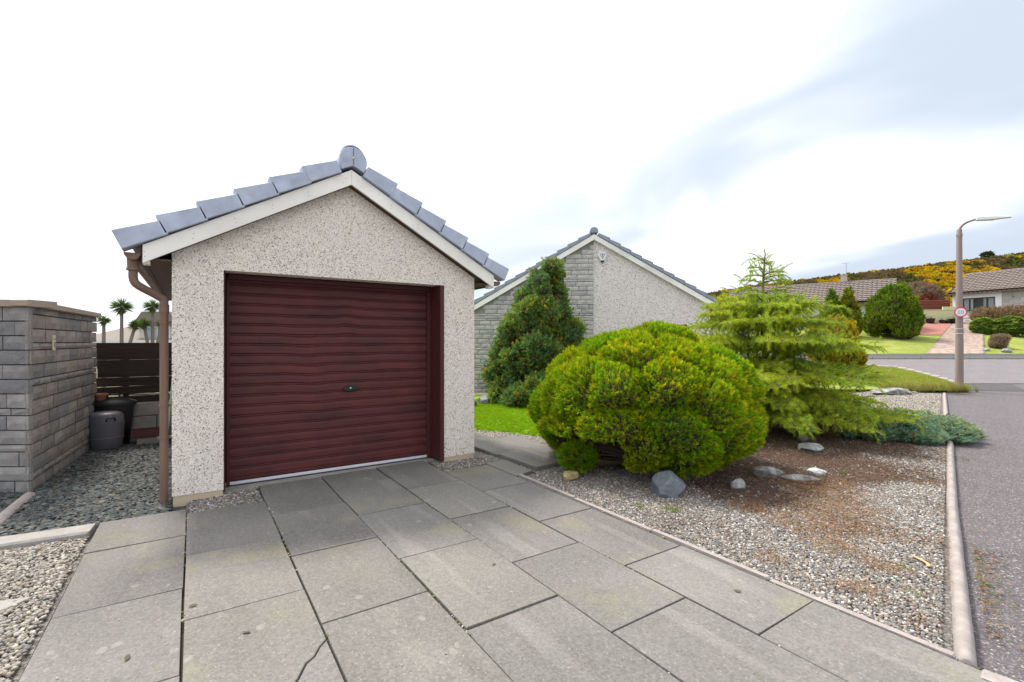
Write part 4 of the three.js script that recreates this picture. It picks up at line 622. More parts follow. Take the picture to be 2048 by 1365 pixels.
// ---------------------------------------------------------------- foliage
const leafMat = (extra = {}) => new THREE.MeshPhysicalMaterial({ color: 0xffffff, vertexColors: true, roughness: 0.9, side: THREE.DoubleSide, transmission: 0.42, thickness: 0, specularIntensity: 0.12, ...extra });
M.leaf = leafMat();
M.bark = plain(0.12, 0.085, 0.06, 0.95); M.barkGrey = plain(0.2, 0.17, 0.14, 0.95);
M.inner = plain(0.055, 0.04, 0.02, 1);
class Fan {                                  // collects small leaf faces with vertex colours
  constructor() { this.p = []; this.c = []; }
  leaf(a, dir, side, len, w, c0, c1, bend = 0) {  // a thin kite from a along dir
    const m = a.clone().addScaledVector(dir, len * 0.45), e = a.clone().addScaledVector(dir, len); e.y -= bend; const l = m.clone().addScaledVector(side, w / 2), r = m.clone().addScaledVector(side, -w / 2);
    const mid = c0.map((v, i) => (v + c1[i]) / 2);
    for (const [q, c] of [[a, c0], [l, mid], [e, c1], [a, c0], [e, c1], [r, mid]]) { this.p.push(q.x, q.y, q.z); this.c.push(...c); }
  }
  needle(a, dir, side, len, w, c0, c1) { const e = a.clone().addScaledVector(dir, len), l = a.clone().addScaledVector(side, w / 2), r = a.clone().addScaledVector(side, -w / 2); for (const [q, c] of [[l, c0], [e, c1], [r, c0]]) { this.p.push(q.x, q.y, q.z); this.c.push(...c); } }
  geo() { const g = new THREE.BufferGeometry(); g.setAttribute('position', new THREE.Float32BufferAttribute(this.p, 3)); g.setAttribute('color', new THREE.Float32BufferAttribute(this.c, 3)); g.computeVertexNormals(); return g; }
}
function spray(seed, n, len, w, c0, c1, spread = 0.9, out = 0.35) {   // flattened fan of scale-leaf twigs growing along +y
  const R = rng(seed), f = new Fan();
  for (let i = 0; i < n; i++) { const t = i / (n - 1), s = i % 2 ? 1 : -1, a = s * lerp(spread, 0.1, t) * (0.7 + 0.5 * R()), base = V((R() - 0.5) * 0.05 * len, t * 0.55 * len, (R() - 0.5) * 0.06 * len), dir = V(Math.sin(a), Math.cos(a), (R() - 0.5) * 2 * out).normalize(), side = V(Math.cos(a), -Math.sin(a), (R() - 0.5) * 0.9).normalize(); const k = 0.8 + 0.4 * R(); f.leaf(base, dir, side, len * lerp(0.42, 0.5, t) * (0.75 + 0.5 * R()), w * (0.8 + 0.4 * R()), c0.map(v => v * k), c1.map(v => v * k)); }
  return f.geo();
}
function brush(seed, n, L, len, w, c0, c1, open = 0.9) {              // twig along +y set with needles all round
  const R = rng(seed), f = new Fan();
  for (let i = 0; i < n; i++) { const t = i / n, a = i * 2.4 + R(), dir = V(Math.cos(a) * open, 0.75, Math.sin(a) * open).normalize(), side = V(-Math.sin(a), 0, Math.cos(a)); const k = 0.75 + 0.5 * R(); f.needle(V(0, t * L, 0), dir, side, len * (0.7 + 0.5 * R()), w, c0.map(v => v * k), c1.map(v => v * k)); }
  return f.geo();
}
const UP = V(0, 1, 0), _q = new THREE.Quaternion(), _v = V();
function aim(dir, R) { const q = new THREE.Quaternion().setFromUnitVectors(UP, dir.clone().normalize()); return q.multiply(new THREE.Quaternion().setFromAxisAngle(UP, R() * 6.283)); }
function onSphere(R) { const z = R() * 2 - 1, a = R() * 6.283, s = Math.sqrt(1 - z * z); return V(s * Math.cos(a), z, s * Math.sin(a)); }
// foliage on the outside of a set of overlapping lobes {c, r (Vector3 radii)}
function clothe(lobes, density, R, { up = 0.5, size = [0.8, 1.2], tint, depth = 0.07, minY = 0.05, margin = 0.05, ragged = 0.05 }) {
  const out = [];
  for (const L of lobes) {
    const area = 4 * Math.PI * ((L.r.x * L.r.y) ** 1.6 / 3 + (L.r.x * L.r.z) ** 1.6 / 3 + (L.r.y * L.r.z) ** 1.6 / 3) ** (1 / 1.6), n = Math.round(area * density * (L.k || 1));
    for (let i = 0; i < n; i++) {
      const u = onSphere(R), p = V(u.x * L.r.x, u.y * L.r.y, u.z * L.r.z).multiplyScalar(1 - depth * R() / Math.min(L.r.x, L.r.y) + (R() < 0.12 ? ragged * R() / L.r.x : 0)).add(L.c);
      if (p.y < minY) continue;
      let hid = false; for (const K of lobes) { if (K === L) continue; const q = Math.hypot((p.x - K.c.x) / (K.r.x - margin), (p.y - K.c.y) / (K.r.y - margin), (p.z - K.c.z) / (K.r.z - margin)); if (q < 1) { hid = true; break; } } if (hid) continue;
      const nrm = V(u.x / L.r.x, u.y / L.r.y, u.z / L.r.z).normalize(), dir = nrm.clone().multiplyScalar(1 - up * 0.4).add(V((R() - 0.5) * 0.5, up + (R() - 0.5) * 0.3, (R() - 0.5) * 0.5));
      out.push({ p, q: aim(dir, R), s: lerp(size[0], size[1], R()), c: tint(R, p, L) });
    }
  }
  return out;
}
function split(list, k) { const o = Array.from({ length: k }, () => []); list.forEach((t, i) => o[i % k].push(t)); return o; }
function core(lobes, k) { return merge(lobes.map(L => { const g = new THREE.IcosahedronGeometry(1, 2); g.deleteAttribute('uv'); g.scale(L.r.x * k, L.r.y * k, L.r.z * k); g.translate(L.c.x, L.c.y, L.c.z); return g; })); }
function shrub(name, label, category, pos, lobes, sprays, density, opt, R, group, trunk = true, coreK = 0.8) {
  const g = thing(name, label, category, pos, 0, group);
  if (trunk) { const s = []; for (let i = 0; i < 5; i++) { const L = lobes[Math.floor(R() * lobes.length)]; s.push(taperTube([V(0, -0.08, 0), V(L.c.x * 0.3, L.c.y * 0.4, L.c.z * 0.3), L.c.clone()], 0.05 * (opt.trunkScale || 1), 0.015, 8, 6)); } part('stems', s, M.bark, g); }
  const crown = new THREE.Group(); crown.name = 'crown'; crown.userData.kind = 'stuff'; g.add(crown);
  split(clothe(lobes, density, R, opt), sprays.length).forEach((l, i) => inst('foliage', sprays[i], M.leaf, l, crown));
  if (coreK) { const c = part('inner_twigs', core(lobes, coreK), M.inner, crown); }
  return g;
}
const E3 = (x, y, z, r, ry = r, rz = r, k) => ({ c: V(x, y, z), r: V(r, ry, rz), k });
const mott = (a, b) => (R, p) => { const t = vn3(p.x * 3.1, p.y * 3.1, p.z * 3.1, 7), k = (0.75 + 0.5 * R()) * (0.85 + 0.3 * t); return lin(lerp(a[0], b[0], t) * k, lerp(a[1], b[1], t) * k, lerp(a[2], b[2], t) * k); };

{ // golden thuja: a wide dome quilted into cushions with dark creases between them
  const R = rng(701), C = V(0, 0.5, 0), g = thing('golden_thuja', 'large rounded golden-green conifer bush between the garage and the feathery conifer', 'bush', S(1.60, 5.85, 0));
  const toW = (r, d, y) => S(r, d, y), rad = u => { const h = Math.hypot(u.x, u.z), up = u.y > 0 ? 0.97 : 0.46; return 1 / Math.sqrt((h / 1.16) ** 2 + (u.y / up) ** 2); };
  const cells = []; let tries = 0; while (cells.length < 58 && tries++ < 20000) { const u = onSphere(R); if (u.y < -0.75) continue; const p = u.clone().multiplyScalar(rad(u)); if (cells.every(c => c.p.distanceTo(p) > 0.35 + 0.12 * hash(cells.length, 3, 1))) cells.push({ p, u, h: 0.75 + 0.5 * R(), t: R(), w: 0.34 + 0.1 * R() }); }
  const surf = u => { const p = u.clone().multiplyScalar(rad(u)); let b = null, d0 = 9, d1 = 9; for (const c of cells) { const d = c.p.distanceTo(p) / c.w; if (d < d0) { d1 = d0; d0 = d; b = c; } else if (d < d1) d1 = d; } const edge = clamp((d1 - d0) * 1.35); return { p, b, edge, lift: 0.235 * b.h * Math.sqrt(Math.max(0, 1 - (1 - edge) ** 2)) - 0.09 + 0.07 * (vn3(p.x * 7, p.y * 7, p.z * 7, 6) - 0.5) }; };
  const bareDir = toW(-0.86, -0.62, 0).normalize(), bare = (u, y) => { const k = Math.hypot(u.x, u.z) || 1; return (u.x * bareDir.x + u.z * bareDir.z) / k > 0.87 && y < 0.44; };
  const L = [];
  for (let i = 0; i < 62000; i++) { const u = onSphere(R); if (R() > 0.35 + 0.65 * rad(u) ** 2 / 1.5) continue; const f = surf(u), deep = R() * 0.05, p = f.p.clone().multiplyScalar(1).addScaledVector(u, f.lift - deep).add(C); if (p.y < 0.09 || bare(u, p.y)) continue; const dir = p.clone().sub(C).addScaledVector(f.b.p, -0.76).normalize().multiplyScalar(1.0).add(u.clone().multiplyScalar(0.2)).add(V((R() - 0.5) * 0.7, 0.4 + (R() - 0.5) * 0.5, (R() - 0.5) * 0.7)); const k = 0.7 + 0.6 * R(), t = 0.55 * f.b.t + 0.45 * vn3(p.x * 5, p.y * 5, p.z * 5, 3); L.push({ p, q: aim(dir, R), s: 0.55 + 0.5 * R(), c: lin(k * lerp(0.62, 1.3, t), k * lerp(0.9, 1.15, t), k * 0.9) }); }
  const tw = toW(-0.88, -0.55, 0.18); for (let i = 0; i < 900; i++) { const u = onSphere(R), q = Math.cbrt(0.25 + 0.75 * R()); const p = V(tw.x + u.x * 0.19 * q, tw.y + u.y * 0.13 * q, tw.z + u.z * 0.17 * q); if (p.y < 0.02) continue; const k = 0.6 + 0.5 * R(); L.push({ p, q: aim(u.add(V(0, 0.6, 0)), R), s: 0.6 + 0.4 * R(), c: lin(k * 0.8, k, k) }); }
  const g0 = [0.13, 0.25, 0.012], tip = [0.74, 0.6, 0.012], tip2 = [0.5, 0.62, 0.012], tip3 = [0.26, 0.48, 0.012];
  const sp = [spray(711, 12, 0.10, 0.009, g0, tip), spray(712, 12, 0.095, 0.009, g0, tip2), spray(713, 12, 0.10, 0.009, g0, tip3, 1.0), spray(714, 12, 0.09, 0.009, [0.12, 0.24, 0.014], tip2, 0.8)];
  const crown = new THREE.Group(); crown.name = 'crown'; crown.userData.kind = 'stuff'; g.add(crown); split(L, 4).forEach((l, i) => inst('foliage', sp[i], M.leaf, l, crown));
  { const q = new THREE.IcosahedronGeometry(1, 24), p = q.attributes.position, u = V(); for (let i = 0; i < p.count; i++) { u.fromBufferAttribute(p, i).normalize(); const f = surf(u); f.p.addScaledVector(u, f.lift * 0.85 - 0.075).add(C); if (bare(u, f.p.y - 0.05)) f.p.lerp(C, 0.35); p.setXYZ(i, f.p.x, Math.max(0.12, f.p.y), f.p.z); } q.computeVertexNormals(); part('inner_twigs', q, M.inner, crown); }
  const st = []; const root = V(0, -0.05, 0);
  for (let i = 0; i < 9; i++) { const a = i * 0.7, e = V(Math.cos(a) * 0.7, 0.4, Math.sin(a) * 0.6); st.push(taperTube([root, V(e.x * 0.4, 0.1, e.z * 0.4), e], 0.05, 0.02, 8, 6)); }
  for (let i = 0; i < 7; i++) { const e = toW(-0.88 + (R() - 0.5) * 0.2, -0.55 + (R() - 0.5) * 0.2, 0.16 + R() * 0.06), m = toW(-0.6 + 0.1 * R(), -0.45 + (R() - 0.5) * 0.2, 0.06 + 0.12 * R()); st.push(taperTube([toW(-0.1, -0.3, 0.08), m, e], 0.02, 0.006, 10, 5)); }
  for (let i = 0; i < 12; i++) { const e = toW(-1.0 + R() * 0.5, -0.5 - R() * 0.3, 0.4 + R() * 0.12), m = toW(-0.65 + 0.1 * R(), -0.4 + (R() - 0.5) * 0.2, 0.22 + 0.12 * R()); st.push(taperTube([toW(-0.1, -0.3, 0.12), m, e], 0.014, 0.004, 10, 5)); }
  part('stems', st, M.bark, g);
}
{ // dark conical conifer by the gable
  const R = rng(721), lobes = [], H = 3.35;
  for (let y = 0.25; y < H - 0.1; ) { const t = y / H, rr = 1.36 * (1 - t) ** 0.74 + 0.06, n = Math.max(1, Math.round(rr * 7.5)); for (let i = 0; i < n; i++) { const a = i / n * 6.283 + R() * 0.9, q = (0.2 + 0.16 * R()) * (1 - 0.35 * t), k = rr * (0.62 + 0.26 * R()); const lean = 0.3 * t * t; const w = S(lean, 0); lobes.push(E3(w.x + Math.cos(a) * k, y + (R() - 0.5) * 0.16, w.z + Math.sin(a) * k, q, q * 0.8, q)); } y += 0.21 - 0.05 * t; }
  { const w = S(0.3, 0); lobes.push(E3(w.x, H - 0.12, w.z, 0.14, 0.2)); const w2 = S(0.85, -0.1); lobes.push(E3(w2.x, 1.75, w2.z, 0.3, 0.26), E3(S(0.95, 0).x, 1.3, S(0.95, 0).z, 0.3, 0.24)); }
  for (let y = 0.4; y < 2.8; y += 0.4) { const t = y / H, q = 0.8 * (1 - t), w = S(0.3 * t * t, 0); lobes.push(E3(w.x, y, w.z, Math.max(0.15, q), 0.4, Math.max(0.15, q), 0.05)); }
  const sp = [spray(731, 8, 0.12, 0.02, [0.05, 0.10, 0.03], [0.125, 0.225, 0.075], 1.0, 0.6), spray(732, 8, 0.11, 0.02, [0.05, 0.095, 0.035], [0.16, 0.28, 0.115], 1.0, 0.6), spray(733, 7, 0.11, 0.02, [0.08, 0.085, 0.018], [0.25, 0.25, 0.03], 1.0, 0.6), spray(734, 8, 0.12, 0.02, [0.04, 0.09, 0.03], [0.10, 0.19, 0.075], 0.9, 0.6)];
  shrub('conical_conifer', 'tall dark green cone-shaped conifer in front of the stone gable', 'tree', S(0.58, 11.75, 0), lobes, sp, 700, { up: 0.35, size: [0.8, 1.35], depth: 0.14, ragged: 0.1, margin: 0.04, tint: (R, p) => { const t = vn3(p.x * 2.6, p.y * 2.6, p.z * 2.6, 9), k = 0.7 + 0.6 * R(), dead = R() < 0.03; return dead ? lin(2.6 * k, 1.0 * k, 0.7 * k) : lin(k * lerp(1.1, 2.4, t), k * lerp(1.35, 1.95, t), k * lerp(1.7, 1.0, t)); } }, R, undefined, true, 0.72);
}
{ // golden deodar cedar: shelves of drooping branches and a thin leader
  const R = rng(741), g = thing('golden_cedar', 'feathery yellow-green conifer with drooping tiered branches and a thin leader', 'tree', S(4.15, 7.9, -0.05));
  const wood = [], tan = [], tufts = []; const trunkTop = 2.95;
  const trunkAt = y => V(0.03 * Math.sin(y * 2), y, 0.03 * Math.cos(y * 1.7));
  part('trunk', taperTube([trunkAt(-0.05), trunkAt(0.8), trunkAt(1.6), trunkAt(2.3), trunkAt(trunkTop)], 0.075, 0.009, 20, 8), M.barkGrey, g);
  const twig = (a, dir, len, droop, side) => { const n = Math.max(3, Math.round(len / 0.034)), p = a.clone(), d = dir.clone(), pts = [p.clone()]; for (let i = 0; i < n; i++) { p.addScaledVector(d, len / n); d.y -= droop * len / n * (1.2 + i / n); d.normalize(); pts.push(p.clone()); tufts.push({ p: p.clone(), q: aim(d.clone().add(V((R() - 0.5) * 0.5, 0.15, (R() - 0.5) * 0.5)), R), s: 0.75 + 0.5 * R() }); } (R() < 0.45 ? tan : wood).push(taperTube(pts, 0.0052, 0.0034, Math.min(5, n), 3)); };
  const branch = (y0, az, len, rise, droop, dens = 1) => {
    const o = trunkAt(y0), n = Math.round(len / 0.07), h = V(Math.cos(az), 0, Math.sin(az)), sd = V(-h.z, 0, h.x), pts = [], bend = (R() - 0.5) * 0.4; 
    for (let i = 0; i <= n; i++) { const t = i / n; pts.push(o.clone().addScaledVector(h, len * t).addScaledVector(sd, bend * len * t * t * 0.5).add(V(0, rise * Math.sin(Math.min(1, t * 1.15) * 1.9) - droop * t ** 2.6, 0))); }
    wood.push(taperTube(pts, 0.016, 0.004, 10, 4));
    for (let i = Math.round(n * 0.1); i <= n; i++) { const t = i / n; for (const s of [-1, 1]) { if (R() > dens) continue; const d = h.clone().multiplyScalar(0.6 + 0.3 * R()).addScaledVector(sd, s * (0.75 + 0.3 * R())).add(V(0, 0.12 + 0.2 * R(), 0)).normalize(); twig(pts[i], d, (0.07 + 0.4 * Math.sin(clamp(1.1 - t * 1.0) * 1.5)) * Math.min(0.8, len) * (0.6 + 0.5 * R()), 1.6 + 2.2 * R(), s); } if (R() < 0.6 * dens) twig(pts[i], V(h.x * 0.5, 0.1, h.z * 0.5).normalize(), 0.14 + 0.16 * R(), 4, 1); if (R() < 0.55) twig(pts[i], V(h.x * 0.6 + (R() - 0.5), 0.75, h.z * 0.6 + (R() - 0.5)).normalize(), 0.1 + 0.1 * R(), 2.4, 1); }
  };
  const shelves = [[0.36, 1.74, 34, 0.10, 0.08], [0.6, 1.55, 22, 0.12, 0.12], [0.88, 1.6, 34, 0.14, 0.08], [1.12, 0.95, 12, 0.1, 0.1], [1.36, 1.3, 25, 0.16, 0.06], [1.7, 1.05, 17, 0.14, 0.06], [1.96, 0.98, 15, 0.16, 0.06], [2.12, 0.6, 7, 0.1, 0.02]];
  for (const [y, len, n, rise, dr] of shelves) for (let i = 0; i < n; i++) branch(y + (R() - 0.5) * 0.07, i / n * 6.283 + R() * 0.5, len * (0.72 + 0.34 * R()), rise * (0.6 + 0.8 * R()), dr * (0.6 + 0.9 * R()));
  const sAz0 = (r, d) => { const w = S(r, d); return Math.atan2(w.z, w.x); }; for (const [y, r, d, l] of [[1.3, 1, 0.1, 1.75], [1.34, 1, -0.15, 1.6], [1.3, 1, 0.35, 1.7], [1.36, 1, -0.4, 1.4], [1.86, -1, -0.1, 1.05], [1.85, -1, -0.4, 1.05]]) branch(y, sAz0(r, d), l, 0.14, 0.08);
  const sAz = (r, d) => { const w = S(r, d); return Math.atan2(w.z, w.x); };
  for (const [y, az, l] of [[2.28, sAz(1, -0.2), 0.3], [2.3, sAz(-1, 0.1), 0.36], [2.44, sAz(-1, -0.3), 0.42], [2.46, sAz(1, 0.3), 0.46], [2.5, sAz(0.4, -1), 0.28], [2.58, sAz(0.9, -0.5), 0.24], [2.66, sAz(-0.9, -0.2), 0.22], [2.76, sAz(0.6, 0.6), 0.18], [2.82, sAz(-0.7, 0.4), 0.12], [2.56, sAz(-0.3, 1), 0.3]]) branch(y, az, l, 0.05, 0.02, 0.8);
  // second, lower leader leaning out to the left
  { const w = S(-0.55, 0.05), b = V(w.x, 1.75, w.z), t = S(-0.58, 0.05, 2.35); wood.push(taperTube([V(w.x * 0.3, 1.5, w.z * 0.3), b, t], 0.016, 0.005, 8, 5)); for (let i = 0; i < 13; i++) { const k = i / 12, q = b.clone().lerp(t, k); twig(q, V(Math.cos(i * 2.4), 0.3, Math.sin(i * 2.4)).normalize(), 0.22 * (1 - 0.6 * k), 1.5, 1); } }
  for (let i = 0; i < 10; i++) twig(trunkAt(2.6 + i * 0.035), V(Math.cos(i * 2.4) * 0.7, 0.6, Math.sin(i * 2.4) * 0.7).normalize(), 0.09, 1, 1);
  part('branches', wood, M.barkGrey, g); part('pale_twigs', tan, plain(0.5, 0.37, 0.22, 0.9), g, 'bare straw-coloured twig tips');
  const crown = new THREE.Group(); crown.name = 'crown'; crown.userData.kind = 'stuff'; g.add(crown);
  for (const t of tufts) { const v = vn3(t.p.x * 2.2, t.p.y * 2.2, t.p.z * 2.2, 5), k = 0.75 + 0.5 * R(); t.c = lin(k * lerp(0.8, 1.4, v), k * lerp(1.05, 1.4, v), k * lerp(1.1, 0.8, v)); }
  const sp = [brush(751, 13, 0.045, 0.042, 0.0065, [0.22, 0.32, 0.03], [0.66, 0.64, 0.06]), brush(752, 13, 0.045, 0.04, 0.0065, [0.18, 0.28, 0.03], [0.46, 0.54, 0.06]), brush(753, 12, 0.045, 0.042, 0.0065, [0.2, 0.27, 0.03], [0.74, 0.64, 0.07])];
  split(tufts, 3).forEach((l, i) => inst('foliage', sp[i], M.leaf, l, crown));
}
{ // blue creeping juniper spilling over the kerb
  const R = rng(761), g = thing('creeping_juniper', 'low spreading blue-green juniper spilling over the rounded kerb onto the footway', 'shrub', S(5.98, 7.6, -0.05)), L = [], stems = [];
  const put = (cr, cd, rr, rd, h, n) => { for (let i = 0; i < n; i++) { const a = R() * 6.283, k = Math.sqrt(R()), e = 1 + 0.22 * Math.sin(a * 3 + cr) + 0.16 * Math.sin(a * 7 + 1) , r = Math.cos(a) * k * rr * e, d = Math.sin(a) * k * rd * e, w = S(cr + r, cd + d), y = h * (1 - k ** 2.2) * (0.75 + 0.5 * fbm((cr + r) * 3 + 9, (cd + d) * 3 + 9, 4096, 4, 3)) + 0.02 + R() * 0.03, o = S(Math.cos(a) * 1 + 0.35, Math.sin(a) * 0.8 - 0.1); L.push({ p: V(w.x, y, w.z), q: aim(V(o.x + (R() - 0.5) * 0.9, 0.38 + 0.3 * R(), o.z + (R() - 0.5) * 0.9), R), s: 0.75 + 0.6 * R() }); } };
  put(0, 0, 0.85, 0.62, 0.26, 6000); put(-0.55, 0.25, 0.6, 0.55, 0.3, 2600); put(0.62, -0.12, 0.45, 0.42, 0.2, 1900); put(-0.6, -0.22, 0.4, 0.32, 0.24, 1100); put(0.6, 0.4, 0.35, 0.3, 0.18, 900);
  for (let i = 0; i < 34; i++) { const a = i * 2.4, e = S(Math.cos(a) * 1.1, Math.sin(a) * 0.6, 0.12), m = S(Math.cos(a) * 0.5, Math.sin(a) * 0.3, 0.16); stems.push(taperTube([V(0, 0, 0), m, e], 0.014, 0.004, 8, 5)); }
  part('stems', stems, M.bark, g);
  for (const t of L) { const v = vn3(t.p.x * 3, 0, t.p.z * 3, 5), k = 0.65 + 0.7 * R(); t.c = R() < 0.05 ? lin(2.2 * k, 1.2 * k, 0.8 * k) : lin(k * lerp(0.8, 1.25, v), k, k * lerp(1.15, 0.8, v)); }
  const crown = new THREE.Group(); crown.name = 'crown'; crown.userData.kind = 'stuff'; g.add(crown);
  const sp = [brush(771, 22, 0.13, 0.036, 0.0095, [0.14, 0.24, 0.15], [0.37, 0.54, 0.34], 0.6), brush(772, 22, 0.14, 0.034, 0.0095, [0.15, 0.26, 0.15], [0.44, 0.58, 0.33], 0.55), brush(773, 20, 0.12, 0.036, 0.0095, [0.13, 0.23, 0.17], [0.32, 0.48, 0.35], 0.6)];
  split(L, 3).forEach((l, i) => inst('foliage', sp[i], M.leaf, l, crown));
}
// ---------------------------------------------------------------- grass
function blades(seed, n, h, c0, c1) { const R = rng(seed), f = new Fan(); for (let i = 0; i < n; i++) { const a = R() * 6.28, d = V(Math.cos(a) * 0.45, 1, Math.sin(a) * 0.45).normalize(), k = 0.75 + 0.5 * R(); f.needle(V((R() - 0.5) * 0.05, 0, (R() - 0.5) * 0.05), d, V(-Math.sin(a), 0, Math.cos(a)), h * (0.6 + 0.6 * R()), 0.006, c0.map(v => v * k), c1.map(v => v * k)); } return f.geo(); }
{
  const R = rng(781), tuft = [blades(782, 10, 0.04, [0.16, 0.31, 0.006], [0.34, 0.55, 0.012]), blades(783, 10, 0.045, [0.17, 0.31, 0.006], [0.42, 0.58, 0.015])];
  const L = []; let i = 0; while (L.length < 16000 && i++ < 200000) { const x = 3.3 + R() * 4.4, z = -10.5 + R() * 4.9; if (!inPoly(LAWN1, x, z)) continue; const k = 0.75 + 0.5 * R(); L.push({ p: V(x, -0.02, z), e: [0, R() * 6.28, 0], s: 0.7 + 0.6 * R(), c: lin(k * (0.85 + 0.3 * R()), k, k) }); }
  const g = thing('front_grass', 'short bright green grass of the front lawn beside the garage', 'grass'); g.userData.kind = 'stuff'; split(L, 2).forEach((l, j) => inst('blades', tuft[j], M.leaf, l, g));
  const K = []; i = 0; while (K.length < 15000 && i++ < 300000) { const r = 11 + R() * 6, d = 13.7 + R() * 9; if (!inPoly(LAWN2, r, d)) continue; const k = 0.75 + 0.5 * R(); K.push({ p: Sy(r, d, 0.02), e: [0, R() * 6.28, 0], s: 0.9 + 0.7 * R(), c: lin(k * (0.85 + 0.4 * R()), k, k) }); }
  const q = thing('corner_grass', 'mown green grass on the corner lawn by the junction', 'grass'); q.userData.kind = 'stuff'; const dull = [blades(786, 10, 0.04, [0.13, 0.2, 0.02], [0.32, 0.42, 0.05]), blades(787, 10, 0.045, [0.15, 0.2, 0.03], [0.42, 0.44, 0.09])]; split(K, 2).forEach((l, j) => inst('blades', dull[j], M.leaf, l, q));
  // small weeds on the gravel and rough grass by the slab rock
  const weed = blades(784, 16, 0.05, [0.09, 0.16, 0.02], [0.24, 0.32, 0.03]);
  [[3.32, -2.95, 1.0, 'small green weed in the gravel between the blue-grey boulder and the edging'], [3.47, -2.72, 1.4, 'largest green weed tuft on the gravel in front of the blue-grey boulder'], [3.35, -2.75, 0.7, 'tiny weed right beside the largest weed tuft in the gravel'], [3.1, -2.2, 0.7, 'tiny weed against the drive edging, well short of the boulder'], [3.85, -1.2, 0.9, 'green weed next to the yellow bark strip on the gravel'], [3.5, -1.05, 0.7, 'small weed where the gravel narrows between edging and rounded kerb'], [4.9, -2.2, 0.7, 'small weed among the orange needles in the open gravel'], [6.05, -2.45, 0.9, 'green weed beside the low pale oval rock'], [0.42, -5.03, 1.0, 'green weed by the slab corner in the gravel left of the roller door'], [2.38, -5.02, 1.1, 'green weed at the foot of the right-hand door jamb'], [0.1, -4.93, 0.8, 'small weed at the outer end of the gravel left of the roller door']].forEach(([x, z, s, label]) => { const w = thing('weed', label, 'weed', [x, -0.03, z], x * 7, 'weeds in the gravel'); for (let j = 0; j < 3; j++) { const m = part('leaves', weed, M.leaf, w); m.position.set(0.03 * Math.cos(j * 2.1), 0, 0.03 * Math.sin(j * 2.1)); m.rotation.y = j; m.scale.set(s * 1.3, s * 0.7, s * 1.3); } });
  const rough = blades(785, 26, 0.34, [0.13, 0.14, 0.03], [0.42, 0.36, 0.14]); const rg = thing('rough_grass', 'tuft of straw-tinged rough grass between the corner lawn and the gravel', 'grass', Sy(12.0, 13.9, 0)); const rl = []; for (let j = 0; j < 130; j++) { const w = S((R() - 0.5) * 2.1, (R() - 0.5) * 0.9); rl.push({ p: V(w.x, 0, w.z), e: [0, R() * 6.28, 0], s: 0.5 + 0.6 * R(), c: lin(0.8 + 0.4 * R(), 0.9 + 0.2 * R(), 0.8) }); } inst('blades', rough, M.leaf, rl, rg);
}
// ---------------------------------------------------------------- rocks
function rockGeo(seed, rx, ry, rz) { let g = new THREE.IcosahedronGeometry(1, 4); const p = g.attributes.position, v = V(), R = rng(seed), pl = []; for (let i = 0; i < 13; i++) pl.push([onSphere(R), 0.62 + 0.3 * R()]); for (let i = 0; i < p.count; i++) { v.fromBufferAttribute(p, i); for (const [n, d] of pl) { const t = v.dot(n); if (t > d) v.addScaledVector(n, (d - t) * 0.92); } v.multiplyScalar(1 + 0.12 * (vn3(v.x * 3 + seed, v.y * 3, v.z * 3, seed) - 0.5) + 0.05 * (vn3(v.x * 9, v.y * 9, v.z * 9 + seed, 2) - 0.5)); p.setXYZ(i, v.x * rx, v.y * ry, v.z * rz); } g.computeVertexNormals(); return boxUV(g, seed * 0.13, seed * 0.29); }
for (const [x, z, rx, ry, rz, turn, m, label, y = 0.0] of [
  [3.36, -3.93, 0.125, 0.085, 0.09, 0.5, 2, 'yellowish lichen-covered rock beside the raised path slab'],
  [3.80, -3.04, 0.19, 0.16, 0.14, -0.5, 0, 'large blue-grey boulder at the front of the golden bush'],
  [4.56, -2.78, 0.09, 0.075, 0.07, 0.4, 1, 'small pale grey rock lying alone on the brown needles'],
  [5.24, -2.86, 0.17, 0.075, 0.1, -0.7, 3, 'broad grey rock leaning against a flat slab on the needles'],
  [5.36, -2.58, 0.2, 0.045, 0.07, -0.95, 3, 'flat tilted slab of dark grey rock on the needles'],
  [5.76, -2.6, 0.13, 0.05, 0.08, -0.5, 1, 'low pale oval rock at the edge of the brown needles'],
  [6.93, -3.2, 0.19, 0.075, 0.12, -0.6, 1, 'smooth grey rock in the shade under the feathery conifer'],
  [7.6, -3.6, 0.17, 0.06, 0.1, 0.3, 3, 'dark rock half buried in needles deep under the feathery conifer'],
  [16.05, -5.3, 0.62, 0.12, 0.3, -0.45, 3, 'long flat brown-grey rock at the edge of the corner lawn', 0.02],
  [16.95, -5.05, 0.14, 0.05, 0.1, 0.2, 3, 'little dark stone on the gravel beside the long flat rock'],
  [5.15, -9.5, 0.2, 0.14, 0.14, 0.2, 0, 'rounded dark grey rock at the foot of the cone-shaped conifer'],
  [5.65, -9.75, 0.22, 0.16, 0.15, 1, 3, 'rough grey rock beside the trunk of the cone-shaped conifer'],
  [4.75, -9.35, 0.16, 0.1, 0.12, 2, 1, 'pale low rock on the lawn edge nearest the garage wall']]) single('rock', rockGeo(Math.round(x * 91 + z * 17 + 300), rx, ry, rz), M.rock[m], label, 'rock', [x, y - 0.03 + ry * 0.45, z], turn);
{ const m = single('bark_strip', tube([[-0.09, 0, 0], [-0.03, 0.006, 0.012], [0.05, 0.004, 0.002], [0.1, 0.012, -0.014]], 0.009, 14, 6).scale(0.85, 0.4, 1.3), plain(0.46, 0.33, 0.17, 0.9), 'yellow strip of bark lying on the gravel near the rounded kerb', 'bark', [4.02, -0.008, -1.16], 0.75); }
